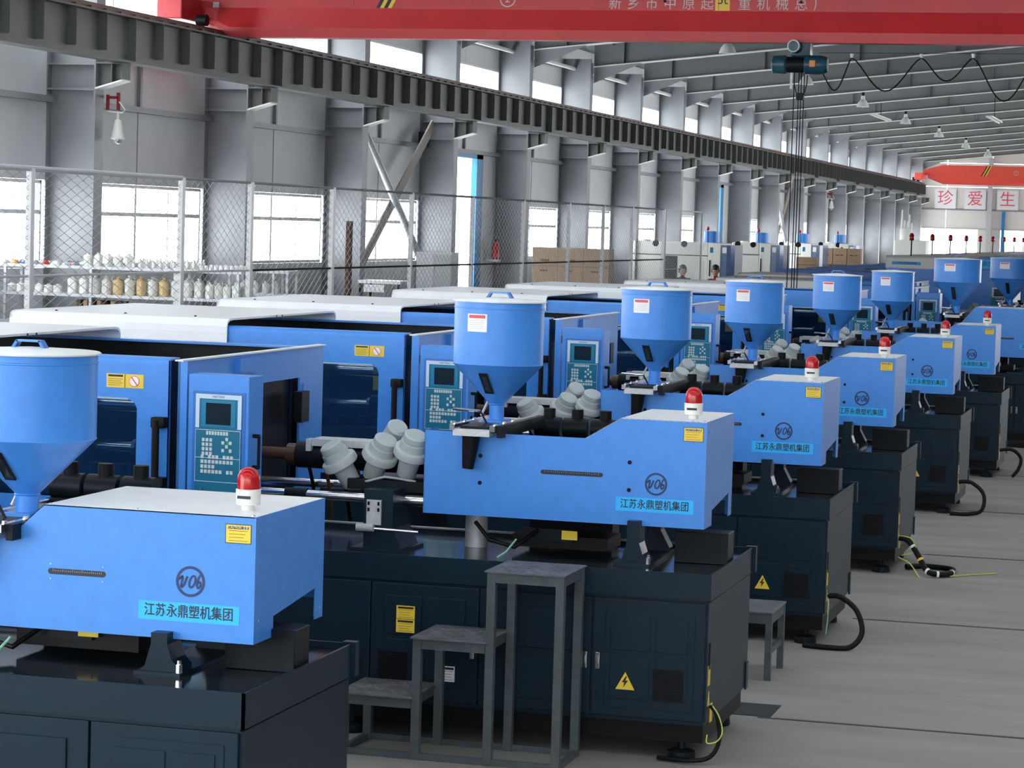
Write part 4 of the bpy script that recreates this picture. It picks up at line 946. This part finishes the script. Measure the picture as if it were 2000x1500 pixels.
# dome cameras
def cctv(x, y, z, label):
    c = thing('dome_camera', label, 'camera', (x, y, z))
    b = MB(); b.box(0, .03, -.03, .03, -.22, .0, COATR); b.box(.03, .18, -.02, .02, -.06, -.02, COATR); b.box(.16, .20, -.02, .02, -.22, .03, COATR); b.build('red_bracket', parent=c)
    MB().tube([(.03, -.02, -.24), (.25, -.02, -.26), (.30, -.02, -.22), (.2, -.02, -.1)], .01, n=6, m=WHITE).build('arm', parent=c)
    MB().lathe((.18, 0, -.62), [(0, .40), (.016, .38), (.02, .27), (.05, .25), (.075, .12), (.092, .02), (.105, 0), (.105, -.012), (.07, -.02), (0, -.02)], n=20, m=CREAM2).build('housing', parent=c)
    MB().lathe((.19, 0, -.63), [(.062, 0), (.058, -.035), (.035, -.07), (0, -.08)], n=18, m=STEEL).build('dome', parent=c)
    MB().cyl((.20, -.05, -.655), (.20, -.02, -.655), .028, n=12, m=BLACK).build('lens', parent=c)
cctv(-15.486, 34.3, 4.52, 'white dome camera on a red bracket at the first column')
cctv(-15.486, 106.3, 4.52, 'distant white dome camera on a column right of the hoist ropes')
sp = thing('wall_speaker', 'small dark speaker horn on the wall left of the fourth column', 'speaker', (-16.1, 51.6, 4.55)); MB().box(-.05, .12, -.12, .12, -.16, .16, DARK, bev=.01).build('body', parent=sp); MB().cyl((.12, 0, -.03), (.14, 0, -.03), .09, n=16, m=BLACK).build('cone', parent=sp)
tg = MB().box(-.004, 0, 0, .22, 0, .30, WHITE).build('paper_notice', loc=(-15.9, 58.14, 2.55), rot=(0, 0, PI/2)); tag(tg, 'white paper notice stuck on the fifth column', 'notice')
bo = thing('fire_extinguisher', 'red extinguisher beside the blue door frame', 'extinguisher', (-16.0, 57.2, 2.0)); MB().lathe((0, 0, 0), [(0, 0), (.09, 0), (.09, .34), (.05, .42), (0, .42)], n=14, m=REDP).build('cylinder', parent=bo); MB().box(-.02, .06, -.02, .02, .42, .48, DARK).build('valve', parent=bo); MB().box(-.24, .1, -.12, .12, -.05, 0, STEEL).build('bracket', parent=bo)
# ================================================================ second row: big cream machines
def cream_machine(x, y, label, w=2.15, carton=False):
    m = thing('cream_molding_machine', label, 'machine', (x, y, 0), 0, 'cream molding machines near the left wall')
    b = MB(); b.box(-w, 0, 0, 1.8, .15, 2.10, CREAM2, bev=.02); b.build('lower_housing', parent=m)
    b = MB(); b.box(-w, 0, 0, 1.8, 2.11, 2.48, CREAM2, bev=.03); b.box(-w+.02, -.02, .01, 1.7, 2.05, 2.15, DARK); b.build('upper_housing', parent=m)
    MB().box(-w+.05, -.05, .1, 1.7, 0, .15, BLACK).build('plinth', parent=m)
    d = MB(); pts = [(0, 0)]+[(.36*math.sin(a), -.10+.35*0+.0-.10*math.cos(a)+.1) for a in [0]]
    arcp = [(.36+.33*math.sin(t)*.9, .15+.9*0+1.0-1.0*math.cos(t)) for t in (0, .2, .4, .6)]
    d.box(.01, .36, -.03, 1.6, .5, 2.47, CREAM2, bev=.02); dr = d.build('door', parent=m)
    MB().box(.05, .075, -.06, -.03, 1.55, 2.0, DARK).build('door_handle', parent=dr); MB().box(.06, .15, -.032, -.03, 2.2, 2.35, KEYT).build('warning_label', parent=dr)
    g_ = MB(); g_.prism([(.37, -.0), (.52, .02), (.62, .10), (.70, .3), (.72, 1.4), (.37, 1.4)], 'z', .6, 2.42, mat('blue_tinted_window', (.10, .17, .32), .15) if 'bt' not in KIDS else KIDS['bt'])
    g_.build('curved_window', parent=m); MB().box(.40, .52, -.012, -.002 , 2.2, 2.36, WHITE).build('warning_label', parent=m)
    for hx in (-w+.16+.5, -.68):
        c = MB(); c.cyl((hx, -.008, 2.42), (hx, .06, 2.42), .09, n=20, m=BLACK); c.build('round_port', parent=m)
    MB().box(-1.28, -.86, -.01, .02, 1.2, 2.08, DARK).build('side_opening', parent=m)
    hx, hy = -.10, 1.0
    hp = MB(); hp.lathe((hx, hy, 0), [(0, 2.80), (.22, 2.79), (.22, 2.48), (.21, 2.47)], n=28, m=BLUE); h_ = hp.build('hopper', parent=m)
    MB().cyl((hx-.07, hy-.24, 2.48), (hx-.07, hy-.24, 2.86), .012, n=6, m=BLACK).build('beacon_pole', parent=m)
    w_ = MB().lathe((hx-.07, hy-.24, 2.82), [(0, 0), (.03, 0), (.045, .03), (.04, .09), (0, .11)], n=12, m=REDL).build('warning_light', parent=m)
    MB().cyl((-w+.3, .5, 2.48), (-w+.3, .5, 2.52), .12, n=12, m=WHITE).build('cap', parent=m)
    return m
KIDS['bt'] = mat('blue_tinted_window', (.10, .17, .32), .15)
cream_machine(-13.46, 70, 'cream machine with two round black ports behind the two workers')
cream_machine(-13.40, 78, 'second cream machine with blue curved window, right of the workers', .86)
cream_machine(-13.36, 86, 'third cream machine near the hoist ropes with a blue hopper', .76)
cream_machine(-13.2, 94, 'fourth cream machine behind the cartons at the hoist ropes', .7)
# far cartons
fcm = MB().box(-.24, .24, 0, .4, 0, .46, CARD, bev=.006).box(-.02, .02, -.003, 0, 0, .46, CARD).box(-.15, .12, -.003, 0, .2, .24, WOOD).mesh('carton')
for i in range(3):
    for j in range(5):
        put('carton', 'carton', 'tan carton in the far stack, %s column, %s from the bottom' % (('left', 'middle', 'right')[i], ORD[j]), 'far cartons right of the ropes', fcm, -13.1+.5*i, 90, .465*j)
for i in range(6): put('carton', 'carton', 'flat tan carton laid before the far stack, %s from the left' % ORD[i], 'flat cartons before the far stack', fcm, -13.35+.5*i, 88, 1.55, (1, 1, .5))
pl = thing('pallet_platform', 'tan platform holding the flat cartons', 'platform', (-12.1, 88, 0)); MB().box(-1.6, 1.6, -.1, .6, 1.45, 1.55, CARD).build('deck', parent=pl)
for x in (-1.5, 1.4): MB().box(x, x+.1, 0, .5, 0, 1.45, DARK).build('leg', parent=pl)
put('carton', 'carton', 'single tan carton seen between the hoist ropes', '', MB().box(-.33, .33, 0, .4, 0, .5, CARD, bev=.01).box(-.3, .3, -.003, 0, .24, .26, WOOD).mesh('carton'), -12.55, 82, 1.55)
sd = thing('carton_stand', 'dark stand under the single carton', 'stand', (-12.55, 82, 0)); MB().box(-.35, .35, 0, .45, 1.5, 1.55, DARK).build('top', parent=sd); MB().box(-.3, .3, .1, .4, 0, 1.5, DARK).build('body', parent=sd)
# silo-like far unit
sl = thing('far_dryer_unit', 'distant cream drum with upright valves before the far wall', 'dryer', (-12.6, 110, 0))
MB().lathe((0, 0, 0), [(0, 2.65), (.27, 2.65), (.27, 3.12), (.25, 3.15), (0, 3.15)], n=24, m=CREAM2).build('drum', parent=sl)
MB().box(-.45, .9, -.3, .8, 0, 2.65, CREAM2, bev=.03).build('housing', parent=sl)
for k, (x, h) in enumerate(((-.2, .8), (-.08, .35), (.05, .30), (.12, .6), (.22, .25))): MB().cyl((x, 0, 3.14), (x, 0, 3.14+h), .045 if k else .05, .03, n=10, m=CREAM2).build('valve', parent=sl)
# ================================================================ far end of the blue row: tall machines with beacons on poles
def tall_machine(x, y, label, hoodm, first):
    m = thing('large_molding_machine', label, 'machine', (x, y, 0), 0, 'tall machines beyond the blue row')
    MB().box(-4.6, 0, 0, 2.2, .2, 1.2, TEAL).build('bed', parent=m); MB().box(-4.5, -.1, .1, 2.1, 0, .2, BLACK).build('plinth', parent=m)
    h_ = MB(); h_.prism([(0, 2.20), (0, 2.40), (.05, 2.44), (2.15, 2.44), (2.2, 2.40), (2.2, 2.2)], 'x', -2.45, -1.0, hoodm); hd = h_.build('hood', parent=m)
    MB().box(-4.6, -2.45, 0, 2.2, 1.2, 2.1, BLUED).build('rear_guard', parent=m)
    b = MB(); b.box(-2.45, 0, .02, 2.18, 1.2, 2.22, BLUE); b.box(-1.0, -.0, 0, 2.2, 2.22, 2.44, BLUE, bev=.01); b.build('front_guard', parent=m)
    n1 = MB().box(-.28, .28, -.003, 0, -.03, .03, CYAN).build('name_plate', parent=m, loc=(-2.05, 0, 2.30)); text('lettering', '江苏永鼎塑机集团', .052, INK, n1, (0, -.004, 0))
    n2 = MB().box(-.48, .48, -.003, 0, -.085, .085, CYAN).build('name_plate', parent=m, loc=(-.49, 0, 2.33)); text('lettering', '江苏永鼎塑机集团', .105, NAVY, n2, (0, -.004, 0))
    P = MB().box(-.19, .19, -.06, 0, 1.25, 1.98, BLUE, bev=.004).build('control_panel', parent=m, loc=(-.25, 0, 0))
    MB().box(-.15, .15, -.064, -.06, 1.30, 1.90, KEYT).build('keypad_sheet', parent=P); MB().box(-.14, .14, -.068, -.064, 1.70, 1.89, PALE).box(-.10, .10, -.070, -.068, 1.72, 1.86, SCREEN).build('screen', parent=P)
    MB().cyl((-2.0, .3, 2.44), (-2.0, .3, 2.74), .014, n=6, m=BLACK).build('beacon_pole', parent=m)
    MB().lathe((-2.0, .3, 2.74), [(0, 0), (.04, 0), (.05, .03), (.048, .10), (.03, .14), (0, .15)], n=14, m=REDL).build('warning_light', parent=m)
    return m
t0 = tall_machine(-3.65, 50.0, 'cream-hooded tall machine with cyan name strip behind the widest hopper', CREAM2, True)
for k in range(1, 9): dup(t0, None, (-3.65+.0*k, 50+3.85*k, 0), 'distant tall machine, its red beacon on a pole is the %s counted from the left' % ORD[k])
KIDS['m9'] = dup(MACH2, None, (-2.0, 44.9, 0), 'ninth blue machine, mostly hidden, between the widest hopper and the cream hood')
# ================================================================ workers
def person(x, y, label, jacket, h, look, lean=0):
    p = thing('person', label, 'person', (x, y, 0), look)
    me = bpy.data.meshes.new('body'); s = h/1.7
    J = {'pel': (0, 0, .95), 'waist': (0, 0, 1.08), 'chest': (0, .0+lean*.1, 1.28), 'neck': (0, lean*.2-.0, 1.43), 'hd': (0, lean*.3, 1.50),
         'shl': (-.17, lean*.15, 1.38), 'ell': (-.23, -.04, 1.12), 'wrl': (-.16, -.24, 1.02), 'shr': (.17, lean*.15, 1.38), 'elr': (.23, -.04, 1.12), 'wrr': (.16, -.24, 1.02),
         'hpl': (-.09, 0, .90), 'knl': (-.10, -.02, .50), 'anl': (-.10, .02, .09), 'tol': (-.11, -.13, .04), 'hpr': (.09, 0, .90), 'knr': (.10, -.02, .50), 'anr': (.10, .02, .09), 'tor': (.11, -.13, .04)}
    R_ = {'pel': .14, 'waist': .13, 'chest': .15, 'neck': .055, 'hd': .05, 'shl': .065, 'ell': .048, 'wrl': .035, 'shr': .065, 'elr': .048, 'wrr': .035, 'hpl': .10, 'knl': .065, 'anl': .045, 'tol': .04, 'hpr': .10, 'knr': .065, 'anr': .045, 'tor': .04}
    ks = list(J); E_ = [('pel', 'waist'), ('waist', 'chest'), ('chest', 'neck'), ('neck', 'hd'), ('chest', 'shl'), ('shl', 'ell'), ('ell', 'wrl'), ('chest', 'shr'), ('shr', 'elr'), ('elr', 'wrr'), ('pel', 'hpl'), ('hpl', 'knl'), ('knl', 'anl'), ('anl', 'tol'), ('pel', 'hpr'), ('hpr', 'knr'), ('knr', 'anr'), ('anr', 'tor')]
    me.from_pydata([Vector(J[k])*s for k in ks], [(ks.index(a), ks.index(b_)) for a, b_ in E_], [])
    o = obj('body', me, p); me.materials.append(jacket); md = o.modifiers.new('skin', 'SKIN'); sv = me.skin_vertices[0].data
    for i, k in enumerate(ks): sv[i].radius = (R_[k]*s, R_[k]*s*(.8 if k in ('pel', 'waist', 'chest') else 1))
    sv[0].use_root = True; o.modifiers.new('sub', 'SUBSURF').levels = 1
    hz = 1.60*s; hy = (lean*.4-.02)*s
    b = MB(); b.lathe((0, 0, 0), [(0, -.115), (.04, -.11), (.062, -.075), (.074, -.02), (.078, .03), (.07, .075), (.045, .105), (0, .118)], n=20, m=SKIN)
    for v in b.b.verts:
        v.co.y *= 1.18
        if v.co.y < -.05 and abs(v.co.x) < .02 and -.03 < v.co.z < .01: v.co.y -= .014
    b.cyl((-.077, .005, -.01), (-.088, .01, .0), .02, .014, n=8, m=SKIN); b.cyl((.077, .005, -.01), (.088, .01, .0), .02, .014, n=8, m=SKIN)
    for sx_ in (-.028, .028): b.box(sx_-.012, sx_+.012, -.092, -.080, .004, .012, INK)
    b.box(-.02, .02, -.086, -.076, -.062, -.055, COATR)
    hd = b.build('head', parent=p, loc=(0, hy, hz), rot=(.25 if lean < 0 else .05, 0, 0)); hd.scale = (s, s, s)
    b = MB(); b.lathe((0, .018, .02), [(.092, -.07), (.098, 0), (.095, .05), (.07, .10), (.035, .122), (0, .128)], n=20, m=HAIR)
    for v in b.b.verts:
        v.co.y *= 1.15
        if v.co.y < -.035 and v.co.z < .045: v.co.z = .045
    b.build('hair', parent=hd)
    for sx_, ww in ((-1, 'wrl'), (1, 'wrr')):
        w = Vector(J[ww])*s; hb = MB(); hb.box(w.x-.035*s, w.x+.035*s, w.y-.09*s, w.y, w.z-.018, w.z+.012, SKIN, bev=.008)
        for k in range(4): hb.tube([(w.x+(-.027+.018*k)*s, w.y-.085*s, w.z), (w.x+(-.027+.018*k)*s, w.y-.125*s, w.z-.008), (w.x+(-.027+.018*k)*s, w.y-.15*s+abs(k-1.5)*.008, w.z-.03)], .008, n=6, m=SKIN)
        hb.tube([(w.x-sx_*.035*s, w.y-.03*s, w.z), (w.x-sx_*.06*s, w.y-.07*s, w.z-.005), (w.x-sx_*.055*s, w.y-.095*s, w.z-.012)], .009, n=6, m=SKIN); hb.build('hand', parent=p)
    return p
person(-13.15, 65, 'left worker with black hair and dark jacket, head turned right, before the cream machine', COATD, 1.87, .5)
person(-12.25, 65, 'right worker in a red jacket with head bowed, before the cream machine', COATR, 1.90, .1, -1)
person(-13.0, 85.2, 'distant worker bent over the flat cartons right of the hoist ropes', COATD, 1.80, .1, -1)
